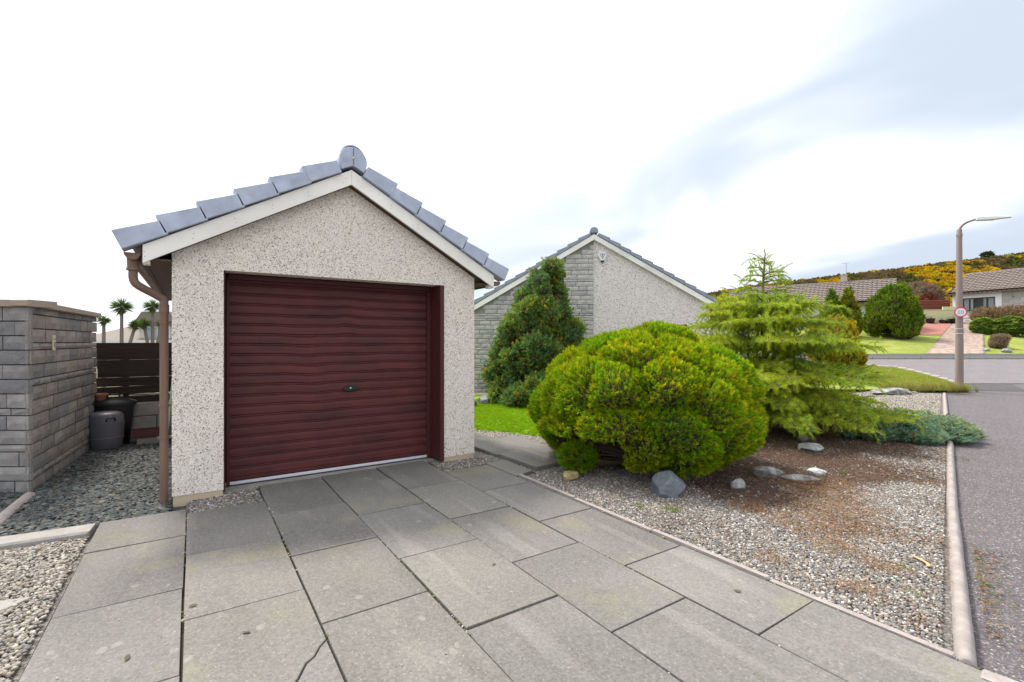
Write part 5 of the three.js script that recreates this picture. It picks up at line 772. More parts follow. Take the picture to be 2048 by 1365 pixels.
{ // twiggy brown clump under the cedar's right edge, heather by the rocks
  const R = rng(791), st = [], g = thing('dead_heather', 'dry pinkish-brown heather clump between the feathery conifer and the juniper', 'plant', S(5.05, 7.45, -0.04)); for (let i = 0; i < 260; i++) { const a = R() * 6.28, k = R() * 0.35, w = S(Math.cos(a) * k * 1.3, Math.sin(a) * k * 0.6); st.push(taperTube([V(w.x * 0.4, 0, w.z * 0.4), V(w.x * 0.8, 0.12, w.z * 0.8), V(w.x * 1.4, 0.13 + 0.08 * R(), w.z * 1.4)], 0.0035, 0.002, 4, 3)); } part('twigs', st, plain(0.36, 0.2, 0.13, 0.95), g);
  const b = thing('brown_heather', 'reddish brown heather growing behind the rocks by the cone-shaped conifer', 'plant', [5.0, -0.03, -9.95]); const s2 = []; for (let i = 0; i < 240; i++) { const a = R() * 6.28, k = R() * 0.4; s2.push(taperTube([V(Math.cos(a) * k * 0.5, 0, Math.sin(a) * k * 0.4), V(Math.cos(a) * k, 0.2, Math.sin(a) * k * 0.8), V(Math.cos(a) * k * 1.3, 0.28 + 0.1 * R(), Math.sin(a) * k)], 0.006, 0.003, 4, 3)); } part('twigs', s2, plain(0.26, 0.12, 0.07, 0.95), b);
}
// ---------------------------------------------------------------- street lamp and speed sign
{
  const R = rng(801), at = S(13.28, 14.3, -0.06), t = thing('street_lamp', 'tall brown-grey lamp post with a curved arm standing on the footway', 'street lamp', at, -TH);
  const col = (() => { const p = new Paint(256); p.fill((u, v) => { const k = 0.75 + 0.5 * fbm(u * 6, v * 6, 6, 5, 5); return [0.27 * k, 0.215 * k, 0.195 * k, k * 0.5]; }); return textured(p, 0.8, 0.002, 0.8); })();
  part('column', lathe([[0.0, 0], [0.098, 0], [0.096, 1.55], [0.088, 1.62], [0.066, 4.62], [0.062, 4.82], [0, 4.82]], 22), col, t); part('collar', lathe([[0.068, 4.6], [0.074, 4.62], [0.074, 4.68], [0.066, 4.7]], 22), col, t);
  const dx = 0.73, dz = 0.68, P = (s, y) => [dx * s, y, dz * s];
  part('arm', tube([P(0, 4.75), P(0.02, 4.86), P(0.12, 4.98), P(0.3, 5.05), P(0.44, 5.06)], 0.03, 24, 12), col, t);
  const la = new THREE.Group(); la.name = 'lantern'; t.add(la); la.position.set(...P(0.36, 5.06)); la.rotation.y = -Math.atan2(dz, dx); la.rotation.z = -0.1;
  part('housing', prism([[0, -0.045], [0.36, -0.04], [0.72, 0.0], [0.72, 0.025], [0.4, 0.055], [0.05, 0.06], [0, 0.04]], 0.18, 0.012).translate(0, 0, -0.07), plain(0.78, 0.78, 0.78, 0.5), la); part('lens', box(0.34, 0.02, 0.1, 0.2, -0.042, 0, 0.006), plain(0.55, 0.57, 0.58, 0.2), la);
  for (const y of [1.72, 1.86]) part('strap', lathe([[0.089, y], [0.092, y], [0.092, y + 0.02], [0.088, y + 0.02]], 22), plain(0.65, 0.65, 0.66, 0.4, 0.6), t);
  part('control_box', box(0.03, 0.2, 0.05, 0.1, 1.8, 0.02, 0.003), plain(0.6, 0.6, 0.62, 0.5), t);
  const s = thing('speed_sign', 'round white 20 speed limit sign with a red ring on the lamp post', 'sign', S(13.2, 14.17, 2.3), -TH - 0.62);
  part('plate', cyl(0.15, 0.15, 0.012, 0, 0, 0, 40).rotateX(Math.PI / 2), plain(0.8, 0.8, 0.82, 0.5), s); part('ring', new THREE.RingGeometry(0.117, 0.149, 48).translate(0, 0, 0.0085), plain(0.7, 0.02, 0.06, 0.5), s);
  const tg = new TextGeometry('20', { font: globalThis.__font, size: 0.1, depth: 0.002, curveSegments: 6 }); tg.computeBoundingBox(); const b = tg.boundingBox; tg.translate(-(b.max.x + b.min.x) / 2, -(b.max.y + b.min.y) / 2, 0.0075); part('numerals', tg, plain(0.42, 0.44, 0.6, 0.6), s);
  part('bracket', box(0.05, 0.05, 0.05, 0, 0, -0.03, 0.004), plain(0.5, 0.5, 0.5, 0.5), s);
}
// ---------------------------------------------------------------- bungalow across the road
function courseRoof(name, parent, mat, L, slope, tiles, rise) {     // interlocking tiles too far to pick apart: real courses with a rolled profile, one part
  const gs = [], nC = Math.round(slope / 0.33), w = 0.32, n = Math.round(L / w), sh = new THREE.Shape(); const segs = n * 5, f = i => 0.06 * Math.sin((i % 5) / 5 * Math.PI) ** 0.8;
  const pos = [], idx = [], uv = []; const row = (s, y) => { for (let i = 0; i <= segs; i++) { pos.push(i / segs * L, f(i) + y, s); uv.push(i / segs * L, s); } };
  for (let c = 0; c < nC; c++) { const b = pos.length / 3; row(c * slope / nC, 0); row((c + 1) * slope / nC, 0.06); row((c + 1) * slope / nC, -0.005); for (let k = 0; k < 2; k++) for (let i = 0; i < segs; i++) { const a = b + k * (segs + 1) + i, d = a + segs + 1; idx.push(a, d, a + 1, d, d + 1, a + 1); } }
  const g = new THREE.BufferGeometry(); g.setAttribute('position', new THREE.Float32BufferAttribute(pos, 3)); g.setAttribute('uv', new THREE.Float32BufferAttribute(uv, 2)); g.setIndex(idx); const q = g.toNonIndexed(); q.computeVertexNormals();
  const m = part(name, q, mat, parent); m.userData.kind = 'stuff'; return m;
}
function bungalow(name, label, rA, dA, dirR, dirD, L, baseY, wallH, roofRun, pitch, opts = {}) {
  const o = S(rA, dA, baseY), e = S(rA + dirR, dA + dirD, baseY), turn = -Math.atan2(e.z - o.z, e.x - o.x);
  const h = thing(name, label, 'house', o, turn);      // local x runs along the front, +z faces the street
  const W = roofRun * 2 - 0.7;
  if (!opts.noFront) part('wall', box(L, wallH, 0.25, L / 2, wallH / 2, -0.125), opts.wall || M.cream, h);
  part('wall', prism([[-W, 0], [0, 0], [0, wallH], [-W / 2, wallH + (roofRun - 0.35) * pitch], [-W, wallH]], 0.22).rotateY(-Math.PI / 2).translate(0.22, 0, -0.252), opts.gable || M.cream, h);
  part('wall', prism([[-W, 0], [0, 0], [0, wallH], [-W / 2, wallH + (roofRun - 0.35) * pitch], [-W, wallH]], 0.22).rotateY(-Math.PI / 2).translate(L, 0, -0.252), opts.gable || M.cream, h);
  part('wall', box(L - 0.5, wallH, 0.2, L / 2, wallH / 2, -W - 0.1), M.cream, h);
  const roof = new THREE.Group(); roof.name = 'roof'; h.add(roof); const ang = Math.atan(pitch), sl = roofRun / Math.cos(ang) + 0.05, ry = wallH + (roofRun - 0.35) * pitch + 0.05;
  for (const s of [1, -1]) { const r = courseRoof('tile_courses', roof, M.tileBrown, L + 0.5, sl); r.position.set(s > 0 ? -0.25 : L + 0.25, ry, -W / 2); r.rotation.set(ang, s > 0 ? 0 : Math.PI, 0, 'YXZ'); }
  part('ridge', new THREE.CylinderGeometry(0.11, 0.11, L + 0.5, 12, Math.max(8, Math.round(L / 0.45)), false).rotateZ(Math.PI / 2).translate(L / 2, ry + 0.02, -W / 2), M.tileBrown, roof);
  part('fascia', box(L + 0.4, 0.16, 0.03, L / 2, wallH + 0.02, 0.33), M.brownFrame, h); part('gutter', tube([[-0.2, wallH + 0.06, 0.4], [L / 2, wallH + 0.055, 0.4], [L + 0.2, wallH + 0.06, 0.4]], 0.055, 4, 8), M.brownFrame, h); part('soffit', box(L + 0.4, 0.02, 0.32, L / 2, wallH - 0.07, 0.16), M.brownFrame, h);
  for (const x of [-0.2, L + 0.2]) { const b = [[-0.35, -0.1], [roofRun - 0.35, (roofRun - 0.35 + 0.35) * pitch - 0.1]], q = prism([[0.36, wallH - 0.12], [0.36, wallH + 0.06], [-W / 2, ry - 0.03], [-W - 0.36, wallH + 0.06], [-W - 0.36, wallH - 0.12], [-W / 2, ry - 0.22]], 0.03).rotateY(-Math.PI / 2); part('bargeboard', q, M.brownFrame, h).position.set(x + 0.015, 0, 0); }
  return h;
}
M.cream = plain(0.62, 0.6, 0.56, 0.9);
{
  const h = bungalow('far_bungalow', 'bungalow across the road with brown tiled roof, wide window and pale stone panel', 40.83, 44.64, 0.388, -0.922, 11, 3.0, 2.86, 3.35, 0.62, { noFront: true });
  const x0 = 0.72, x1 = 3.02, ys = 1.16, yt = 2.32, wm = M.cream;
  part('wall', [box(x0, 2.86, 0.25, x0 / 2, 1.43, -0.125), box(x1 - x0 - 0.004, ys, 0.25, (x0 + x1) / 2, ys / 2, -0.125), box(x1 - x0 - 0.004, 2.86 - yt, 0.25, (x0 + x1) / 2, (2.86 + yt) / 2, -0.125), box(0.42, 2.86, 0.25, x1 + 0.21, 1.43, -0.125)], plain(0.84, 0.83, 0.82, 0.8), h);
  part('base_course', box(3.4, 0.05, 0.03, 1.7, 0.56, 0.01), plain(0.5, 0.5, 0.5), h); part('air_vent', box(0.3, 0.07, 0.02, 1.1, 0.3, 0.008), plain(0.45, 0.44, 0.42), h);
  const sp = new THREE.Group(); sp.name = 'stone_panel'; h.add(sp); part('core', box(7.5, 2.86, 0.2, 7.2, 1.43, -0.15), plain(0.46, 0.44, 0.42, 0.95), sp);
  const cs = [plain(0.50, 0.48, 0.45, 0.95), plain(0.56, 0.53, 0.5, 0.95), plain(0.44, 0.42, 0.40, 0.95)]; courses(sp, 6.4, 2.84, rng(811), { rows: { h: 0.2, half: 0.3 }, mats: cs, wmin: 0.35, wmax: 0.75, x0: 3.46, proud: 0.012, gap: 0.014, limit: 200 });
  part('light_fitting', box(0.07, 0.22, 0.08, 4.15, 2.25, 0.04, 0.01), plain(0.3, 0.24, 0.2), h);
  const w = new THREE.Group(); w.name = 'window'; h.add(w); const cy = (ys + yt) / 2, hh = yt - ys, f = 0.075;
  part('frame', [box(x1 - x0, f, 0.07, (x0 + x1) / 2, yt - f / 2, -0.05), box(x1 - x0, f, 0.07, (x0 + x1) / 2, ys + f / 2, -0.05), ...[x0 + f / 2, x0 + 0.52, x1 - 0.56, x1 - f / 2].map(x => box(f, hh - 2 * f - 0.002, 0.068, x, cy, -0.05))], M.brownFrame, w);
  for (const [a, b] of [[x0 + f, x0 + 0.48], [x0 + 0.56, x1 - 0.6], [x1 - 0.52, x1 - f]]) part('pane', box(b - a, hh - 2 * f, 0.008, (a + b) / 2, cy, -0.06), M.glass, w);
  for (const [a, b] of [[x0 + 0.06, x0 + 0.72], [x1 - 0.86, x1 - 0.06]]) part('curtain', Array.from({ length: 7 }, (_, i) => cyl(0.05, 0.055, hh - 0.12, lerp(a, b, (i + 0.5) / 7), cy, -0.17 + (i % 2) * 0.02, 8)), M.curtain, w);
  part('sky_tint_board', box(x1 - x0, hh + 0.3, 0.04, (x0 + x1) / 2, cy, -0.9), plain(0.3, 0.36, 0.4, 0.9), w);  // board behind the panes, coloured pale blue in place of reflected sky
  part('sill', box(x1 - x0 + 0.2, 0.05, 0.16, (x0 + x1) / 2, ys - 0.028, 0.02, 0.006), plain(0.3, 0.25, 0.22), w);
}
{
  const h = bungalow('hipped_bungalow', 'long low bungalow with brown tiled roof and an aerial, behind the round conifers', 30.2, 38.2, -0.783, 0.62, 10.6, 1.9, 2.75, 3.2, 0.66, { gable: M.tileBrown });
  h.rotation.y += Math.PI; h.position.copy(S(30.2 - 0.783 * 10.6, 38.2 + 0.62 * 10.6, 1.9));
  part('chimney', [box(0.45, 0.55, 0.45, 7.2, 5.05, -3.0, 0.02), box(0.52, 0.07, 0.52, 7.2, 5.35, -3.0, 0.01)], plain(0.5, 0.42, 0.38, 0.9), h); 
  const a = thing('roof_aerial', 'thin television aerial on a mast above the bungalow roof', 'aerial', h.localToWorld(V(0, 0, 0)), h.rotation.y); h.updateMatrixWorld(true); a.position.copy(h.localToWorld(V(7.35, 5.2, -3.1))); part('mast', cyl(0.022, 0.022, 1.35, 0, 0.6, 0, 8), plain(0.4, 0.4, 0.42, 0.4, 0.6), a); part('boom', [cyl(0.014, 0.014, 0.55, 0, 0, 0, 6).rotateZ(Math.PI / 2).translate(-0.05, 1.25, 0), ...[-0.3, -0.2, -0.1, 0, 0.1, 0.18].map(x => cyl(0.008, 0.008, 0.3, 0, 0, 0, 5).rotateX(Math.PI / 2).translate(x, 1.25, 0))], plain(0.4, 0.4, 0.42, 0.4, 0.6), a);
  // roof of a further house with a pale stone gable, just left of the aerial house
  const k = bungalow('cream_bungalow', 'low pale bungalow with a brown gable roof behind the feathery conifer', 20.4, 46, 0.8, -0.55, 5, 1.9, 2.9, 2.6, 0.62);
}
// garden across the road
{
  const R = rng(821);
  // block paved drive: each row of pavers laid on the slope
  const d = new THREE.Group(); d.name = 'block_paved_drive'; d.userData = { kind: 'structure' }; scene.add(d);
  const bed = part('bed', ribbon([[25.3, 29.35], [40.5, 44.1]], [[28.75, 29.35], [41.45, 42.45]], 30, 4, 0.04), plain(0.3, 0.22, 0.19, 0.95), d);
  const gs = [[], [], []]; const n = 62; for (let i = 0; i < n; i++) { const t = (i + 0.5) / n, a = [lerp(25.3, 40.5, t), lerp(29.35, 44.1, t)], b = [lerp(28.75, 41.45, t), lerp(29.35, 42.45, t)], m = Math.round(lerp(15, 8, t)); for (let j = 0; j < m; j++) { const u = (j + 0.5 + (i % 2 ? 0.25 : -0.25)) / m; if (u < 0.01 || u > 0.99) continue; const p = Sy(lerp(a[0], b[0], u), lerp(a[1], b[1], u), 0.055); gs[Math.floor(R() * 3)].push(new THREE.BoxGeometry(0.225, 0.04, 0.19).rotateX(0.174).rotateY(-TH).translate(p.x, p.y, p.z)); } }
  [[0.40, 0.3, 0.25], [0.33, 0.245, 0.205], [0.45, 0.35, 0.295]].forEach((c, i) => { const m = part('pavers', gs[i], plain(...c, 0.95), d); m.userData.kind = 'stuff'; });
  const wall = thing('cream_garden_wall', 'low cream rendered wall behind the plant pots across the road', 'wall', Sy(36.7, 43.3, 0), -TH - 0.1); part('wall', box(3.6, 1.15, 0.15, 1.7, 0.57, 0, 0.01), plain(0.62, 0.6, 0.36, 0.9), wall); part('coping', box(3.66, 0.05, 0.22, 1.7, 1.175, 0, 0.01), plain(0.6, 0.57, 0.4, 0.9), wall); part('raised_panel', box(1.5, 0.3, 0.12, 2.6, 1.3, -0.02, 0.01), plain(0.62, 0.6, 0.36, 0.9), wall);
  const fence = thing('red_board_fence', 'red-brown horizontal board fence stepping behind the cream wall', 'fence', Sy(35.6, 43.7, 0), -TH - 0.05);
  for (let i = 0; i < 9; i++) part('board', box(1.35, 0.2, 0.04, 0.3, 0.15 + i * 0.22, (i % 2) * 0.05, 0.02), M.timberRed, fence); for (let i = 0; i < 4; i++) part('board', box(4.4, 0.2, 0.04, 2.0, 1.3 + i * 0.22, -0.4 + (i % 2) * 0.05, 0.02), M.timberRed, fence); for (const x of [-0.3, 1.0, 4.1]) part('post', box(0.1, 2.3, 0.1, x, 1.1, -0.25, 0.01), M.timberRed, fence);
  const pots = [[37.0, 42.6, 0.34, 0.42, 'large dark plant pot with a low shrub at the left of the cream wall'], [38.0, 42.6, 0.2, 0.3, 'small dark plant pot with a green sprig before the cream wall'], [38.5, 42.6, 0.22, 0.26, 'squat plant pot of green leaves before the cream wall'], [39.1, 42.6, 0.36, 0.4, 'dark trough of spiky leaves at the drive end of the cream wall']];
  pots.forEach(([r, dd, w, h, label]) => { const p = thing('plant_pot', label, 'plant pot', Sy(r, dd, 0.05), 0, 'pots along the cream wall'); part('pot', lathe([[0, 0], [w * 0.75, 0], [w, h], [w * 1.06, h], [w * 1.06, h * 1.08], [w * 0.9, h * 1.08], [w * 0.85, h * 0.95], [0, h * 0.93]], 20), M.black, p); const m = part('leaves', blades(830 + Math.round(r), 60, 0.4, [0.05, 0.11, 0.02], [0.12, 0.22, 0.04]), M.leaf, p); m.position.y = h * 0.9; m.scale.set(6 * w, 1, 6 * w); });
  const sp = [spray(841, 8, 0.3, 0.07, [0.07, 0.13, 0.012], [0.30, 0.42, 0.025], 0.8, 0.5), spray(842, 8, 0.3, 0.07, [0.06, 0.12, 0.012], [0.19, 0.31, 0.02], 0.8, 0.5)];
  const cone = (H, W, n, R, sq = 1) => { const l = []; for (let i = 0; i < n; i++) { const t = (i + 0.5) / n, a = i * 2.4, w = W * Math.sin(Math.min(1, (1 - t) * 1.3 + 0.03) * 1.57) , q = W * (0.34 + 0.18 * R()) * (1 - 0.45 * t); l.push(E3(Math.cos(a) * Math.max(0, w - q * 0.8), 0.2 + t * (H - 0.4), Math.sin(a) * Math.max(0, w - q * 0.8), q, q * 1.5, q)); } l.push(E3(0, H * 0.4, 0, W * 0.6, H * 0.36, W * 0.6, 0.2)); return l; };
  const tint = (R, p) => { const t = vn3(p.x * 1.3, p.y * 1.3, p.z * 1.3, 3), k = 0.7 + 0.6 * R(); return lin(k * lerp(0.7, 1.4, t), k * lerp(0.85, 1.1, t), k); };
  const o = { up: 0.9, size: [0.7, 1.2], depth: 0.15, ragged: 0.12, tint, minY: 0.0 };
  shrub('narrow_conifer', 'narrow upright green conifer, slimmer and greener of the pair by the big round one', 'tree', Sy(23.9, 36.0, 0), cone(3.45, 0.78, 20, R), sp, 95, o, R, 'narrow conifers across the road');
  shrub('narrow_conifer', 'narrow upright conifer with bronze tints touching the big round conifer', 'tree', Sy(25.0, 35.8, 0), cone(3.5, 0.8, 20, R), sp, 95, { ...o, tint: (R, p) => { const k = 0.7 + 0.6 * R(); return R() < 0.3 ? lin(2.2 * k, 1.1 * k, k) : lin(1.1 * k, k, k); } }, R, 'narrow conifers across the road');
  { const l = []; for (let i = 0; i < 46; i++) { const t = i / 46, a = i * 2.4, y = 0.35 + 2.75 * R(), w = 1.55 * Math.sin(Math.min(1, (3.75 - y) / 2.4) * 1.57); l.push(E3(Math.cos(a) * w * 0.74, y, Math.sin(a) * w * 0.74, 0.42 + 0.2 * R(), 0.6 + 0.25 * R())); } l.push(E3(0, 1.7, 0, 1.1, 1.5, 1.1, 0.2)); shrub('round_conifer', 'big dense rounded green conifer on the lawn across the road', 'tree', Sy(28.1, 35.6, 0), l, sp, 85, o, R); }
  const yel = [spray(843, 8, 0.26, 0.06, [0.10, 0.13, 0.012], [0.5, 0.4, 0.02], 0.8, 0.5)];
  shrub('golden_shrub', 'bright yellow-green dome shrub behind the feathery conifer', 'shrub', Sy(12.1, 18.2, 0), [E3(0, 1.35, 0, 0.75, 0.8), E3(0.4, 1.2, 0.2, 0.5, 0.7), E3(-0.4, 1.1, -0.2, 0.5, 0.7), E3(0.1, 0.6, 0.4, 0.6, 0.6)], yel, 160, { ...o, size: [0.5, 0.9] }, R);
  // right-hand garden: bare hedge, laurel, clipped bush
  const twigs = (n, rx, ry, rz, R) => { const s = []; for (let i = 0; i < n; i++) { const u = onSphere(R); const e = V(u.x * rx, ry * 0.55 + u.y * ry * 0.5, u.z * rz), b = V(e.x * 0.55, Math.max(0, e.y - 0.5), e.z * 0.55); s.push(taperTube([b, b.clone().lerp(e, 0.5).add(V((R() - 0.5) * 0.1, 0.05, (R() - 0.5) * 0.1)), e], 0.014, 0.008, 3, 3)); } return s; };
  const tw = [spray(861, 7, 0.26, 0.05, [0.2, 0.13, 0.065], [0.52, 0.36, 0.2], 0.9, 0.6)];
  const hb = shrub('bare_hedge', 'bare brown twiggy hedge in front of the pale stone bungalow wall', 'hedge', Sy(41.4, 41.0, 0), [-0.7, 0.1, 0.9, 1.7, 2.6, 3.6].map((k, i) => { const w = S(k * 0.72, -k * 0.69); return E3(w.x, 0.85, w.z, 0.85 + 0.2 * R(), 0.72 + 0.1 * R()); }), tw, 70, { up: 0.7, size: [0.7, 1.2], depth: 0.2, ragged: 0.15, minY: 0, tint: (R) => { const k = 0.7 + 0.6 * R(); return lin(k, k * (0.9 + 0.2 * R()), k); } }, R); part('twigs', twigs(300, 1.3, 1.6, 0.9, R), plain(0.25, 0.16, 0.1), hb);
  const lf = (() => { const f = new Fan(), R = rng(862); for (let i = 0; i < 6; i++) { const a = i * 1.05, dir = V(Math.cos(a), 0.45, Math.sin(a)).normalize(); f.leaf(V(0, 0, 0), dir, V(-Math.sin(a), 0, Math.cos(a)), 0.2, 0.09, [0.08, 0.16, 0.02], [0.22, 0.33, 0.05]); } return f.geo(); })();
  shrub('laurel_shrub', 'leafy light green shrub beside the block paved drive', 'shrub', Sy(36.9, 36.6, 0), [-0.8, -0.1, 0.7, 1.5, 2.4, 3.3].map((k, i) => { const w = S(k * 0.72, -k * 0.69); return E3(w.x, 0.62 + 0.12 * R(), w.z, 0.62 + 0.25 * R(), 0.55 + 0.15 * R()); }), [lf], 110, { up: 0.8, size: [0.8, 1.3], depth: 0.2, ragged: 0.1, minY: 0, tint: mott([0.8, 0.9, 0.8], [1.3, 1.1, 1]) }, R);
  shrub('clipped_bush', 'small flat-topped clipped brown bush at the corner of the block paved drive', 'bush', Sy(31.6, 31.3, 0), [E3(0, 0.45, 0, 0.42, 0.45), E3(0.25, 0.45, 0, 0.4, 0.45), E3(0.1, 0.7, 0.1, 0.45, 0.22), E3(-0.1, 0.3, 0, 0.42, 0.36)], [spray(863, 7, 0.14, 0.03, [0.2, 0.15, 0.09], [0.5, 0.38, 0.27], 0.9, 0.6)], 320, { up: 0.5, size: [0.7, 1.1], depth: 0.1, ragged: 0.04, minY: 0, tint: (R) => { const k = 0.75 + 0.5 * R(); return lin(k, k, k); } }, R);
  for (const [r, dd, q, l] of [[30.7, 29.9, 0.3, 'pale rock beside the clipped bush at the drive corner'], [32.0, 29.7, 0.42, 'long pale rock in the rockery right of the clipped bush'], [33.2, 29.6, 0.3, 'low grey rock at the far end of the rockery'], [29.9, 30.3, 0.2, 'small reddish stone at the drive edge']]) single('rock', rockGeo(Math.round(r * 13), q, q * 0.5, q * 0.6), M.rock[1], l, 'rock', Sy(r, dd, 0.13), r);
  const cb = [spray(864, 7, 0.3, 0.07, [0.10, 0.03, 0.018], [0.22, 0.06, 0.035], 0.9, 0.6)]; shrub('copper_bush', 'dark copper-red bush behind the end of the red board fence', 'bush', Sy(38.9, 45.0, 0), [E3(0, 1.5, 0, 0.8, 1.0), E3(0.4, 1.3, 0, 0.7, 0.8), E3(-0.3, 1.0, 0, 0.7, 0.8)], cb, 60, o, R);
  const tb = [spray(865, 7, 0.5, 0.09, [0.16, 0.11, 0.07], [0.34, 0.24, 0.17], 0.9, 0.6)]; shrub('bare_tree', 'rounded bare brown tree at the foot of the gorse hill', 'tree', Sy(44, 52.5, 0), [E3(0, 2.2, 0, 2.2, 1.7), E3(1.5, 1.9, 0, 1.8, 1.5), E3(-1.6, 1.8, 0, 1.6, 1.3)], tb, 22, { ...o, size: [0.7, 1.3], tint: (R) => { const k = 0.75 + 0.5 * R(); return lin(k, k, k); } }, R);
  shrub('golden_shrub', 'small yellow shrub peeping above the red board fence', 'shrub', Sy(38.2, 46.0, 0.9), [E3(0, 0.9, 0, 0.9, 0.5), E3(0.6, 0.9, 0, 0.7, 0.4)], yel, 60, { ...o, size: [0.8, 1.2] }, R);
}
// ---------------------------------------------------------------- gorse hill
{
  const R = rng(871), clump = (seed, c0, c1) => { const f = new Fan(), R = rng(seed); for (let i = 0; i < 46; i++) { const u = onSphere(R); u.y = Math.abs(u.y); const b = V(u.x * 0.75, u.y * 0.6, u.z * 0.75), dir = u.clone().add(V((R() - 0.5) * 0.6, 0.5, (R() - 0.5) * 0.6)).normalize(), side = V(-dir.z, 0.3 * (R() - 0.5), dir.x).normalize(), k = 0.6 + 0.8 * R(); f.leaf(b, dir, side, 0.42, 0.4, c0.map(v => v * k), c1.map(v => v * k)); } return f.geo(); };
  const dark = clump(872, [0.05, 0.05, 0.018], [0.13, 0.12, 0.04]), yel = clump(873, [0.14, 0.12, 0.015], [0.62, 0.40, 0.01]), br = clump(874, [0.09, 0.06, 0.03], [0.2, 0.14, 0.08]);
  const A = [], B = [], C = [];
  for (let i = 0; i < 15000; i++) { const q = 0.3 + R() * 1.05, d = 57 + 92 * R() ** 1.15, r = q * d; if (d < 60 && R() < 0.5) continue; const n = fbm(q * 16 + d * 0.05 + 3, d * 0.1, 4096, 9, 3), m = fbm(q * 20 + 11, d * 0.09, 4096, 19, 3), s = (0.8 + 1.1 * R()) * (d > 132 ? 0.85 : 1); const t = { p: Sy(r, d, -0.15), e: [(R() - 0.5) * 0.3, R() * 6.28, (R() - 0.5) * 0.3], s: V(s, s * (0.5 + 0.45 * R()), s), c: lin(0.75 + 0.5 * R(), 0.8 + 0.4 * R(), 0.9) }; (n > 0.53 && R() < 0.8 ? B : m < 0.42 || R() < 0.15 ? C : A).push(t); }
  const g = thing('gorse_scrub', 'hillside of dark scrub and flowering yellow gorse behind the bungalows', 'gorse'); g.userData.kind = 'stuff'; inst('dark_scrub', dark, M.leaf, A, g); inst('flowering_gorse', yel, M.leaf, B, g); inst('brown_scrub', br, M.leaf, C, g);
  const tr = thing('hilltop_tree', 'lone small wind-shaped tree on the crest of the gorse hill', 'tree', Sy(0.985 * 139, 139, 0)); part('trunk', taperTube([V(0, -1, 0), V(0.3, 1.8, 0), V(0.8, 3.7, 0)], 0.16, 0.06, 8, 6), M.bark, tr); const L = clothe([E3(0.9, 4.0, 0, 1.2, 0.5), E3(1.8, 4.1, -0.4, 0.8, 0.35), E3(0.1, 3.9, 0.3, 0.7, 0.35)], 14, R, { up: 0.5, size: [1, 1.5], depth: 0.3, tint: () => lin(1, 1, 1) }); const cr = inst('crown', spray(875, 7, 0.6, 0.25, [0.03, 0.04, 0.015], [0.07, 0.09, 0.03], 0.9, 0.6), M.leaf, L, tr);
}
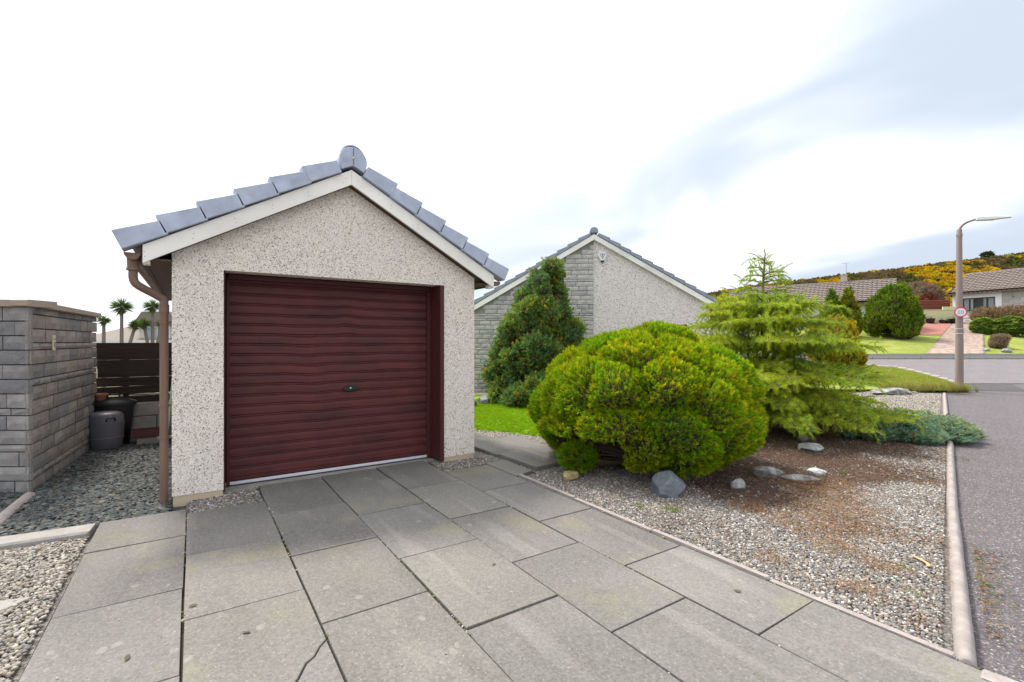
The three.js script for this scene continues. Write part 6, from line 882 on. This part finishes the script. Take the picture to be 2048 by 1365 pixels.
// ---------------------------------------------------------------- beyond the fence on the left: cabbage palms and a house
{
  const R = rng(881), head = (() => { const f = new Fan(), R = rng(882); for (let i = 0; i < 150; i++) { const u = onSphere(R); u.y = u.y * 0.8 + 0.35; u.normalize(); f.leaf(u.clone().multiplyScalar(0.04), u, V(-u.z, 0, u.x).normalize(), 0.42, 0.042, [0.07, 0.12, 0.03], [0.16, 0.22, 0.06], 0.07); } return f.geo(); })();
  for (const [x, z, h, hd, l] of [[-2.02, -17.0, 2.05, [[0, 0, 0.72]], 'slim single-headed cabbage palm, shortest of the group beyond the fence'], [-1.66, -17.2, 2.45, [[0, 0, 1.15], [0.3, -0.5, 0.8]], 'tall cabbage palm with a broad head beyond the board fence'], [-0.98, -17.4, 2.5, [[0, 0, 1.0], [-0.2, -0.5, 0.8], [0.2, -0.5, 0.7]], 'cabbage palm with several heads nearest the garage downpipe']]) {
    const y0 = T(x * CT + z * ST, x * ST - z * CT), p = thing('cabbage_palm', l, 'palm', [x, y0 - 0.05, z], 0, 'cabbage palms beyond the fence'), H = h - y0;
    hd.forEach(([dx, dy, s], i) => { part('trunk', taperTube([V(0, 0, 0), V(dx * 0.4, H * 0.5, 0.05), V(dx, H + dy, 0)], 0.055, 0.038, 8, 8), M.barkGrey, p); const m = part('leaf_head', head, M.leaf, p); m.position.set(dx, H + dy, 0); m.scale.setScalar(s * 0.62); m.rotation.y = i; const k = part('leaf_skirt', head, M.leaf, p); k.position.set(dx, H + dy - 0.1 * s, 0); k.scale.set(s * 0.25, -s * 0.35, s * 0.25); });
  }
  const h = thing('hip_roofed_house', 'distant low house with a buff hipped roof and a window dormer beyond the fence', 'house', S(-24.2, 27.5, -2.3), -TH - 0.05), c = plain(0.22, 0.185, 0.16, 0.9);
  part('wall', [box(9.4, 2.6, 6.4, 4.2, 2.55, -3.3)], plain(0.62, 0.6, 0.56, 0.9), h);
  const roof = new THREE.Group(); roof.name = 'roof'; h.add(roof); const hip = new THREE.BufferGeometry(), P = [[-0.8, 3.78, 0.3], [9.2, 3.78, 0.3], [9.2, 3.78, -6.9], [-0.8, 3.78, -6.9], [2.2, 5.3, -3.3], [7, 5.3, -3.3]]; hip.setAttribute('position', new THREE.Float32BufferAttribute(P.flat(), 3)); hip.setIndex([0, 1, 5, 0, 5, 4, 1, 2, 5, 2, 3, 4, 2, 4, 5, 3, 0, 4, 0, 2, 1, 0, 3, 2]); const hq = boxUV(hip); hq.computeVertexNormals(); part('hip', hq, M.tileBrown, roof).material = c;
  part('fascia', box(10.1, 0.16, 0.04, 4.2, 3.72, 0.33), M.white, h);
  const dm = new THREE.Group(); dm.name = 'dormer'; h.add(dm); part('cheek', box(2.2, 0.95, 1.4, 4.1, 4.2, -0.75), plain(0.55, 0.52, 0.48), dm); part('dormer_roof', prism([[-1.4, 0], [1.4, 0], [0.8, 0.75], [-0.8, 0.75]], 1.9).translate(4.1, 4.66, -1.75), c, dm); const wn = part('window_frame', box(1.5, 0.72, 0.05, 4.1, 4.22, -0.02), M.white, dm); part('pane', box(0.66, 0.6, 0.02, 3.74, 4.22, 0.012), plain(0.25, 0.32, 0.36, 0.1), dm); part('pane', box(0.66, 0.6, 0.02, 4.46, 4.22, 0.012), plain(0.25, 0.32, 0.36, 0.1), dm);
}
lit(scene);
renderer.render(scene, camera);
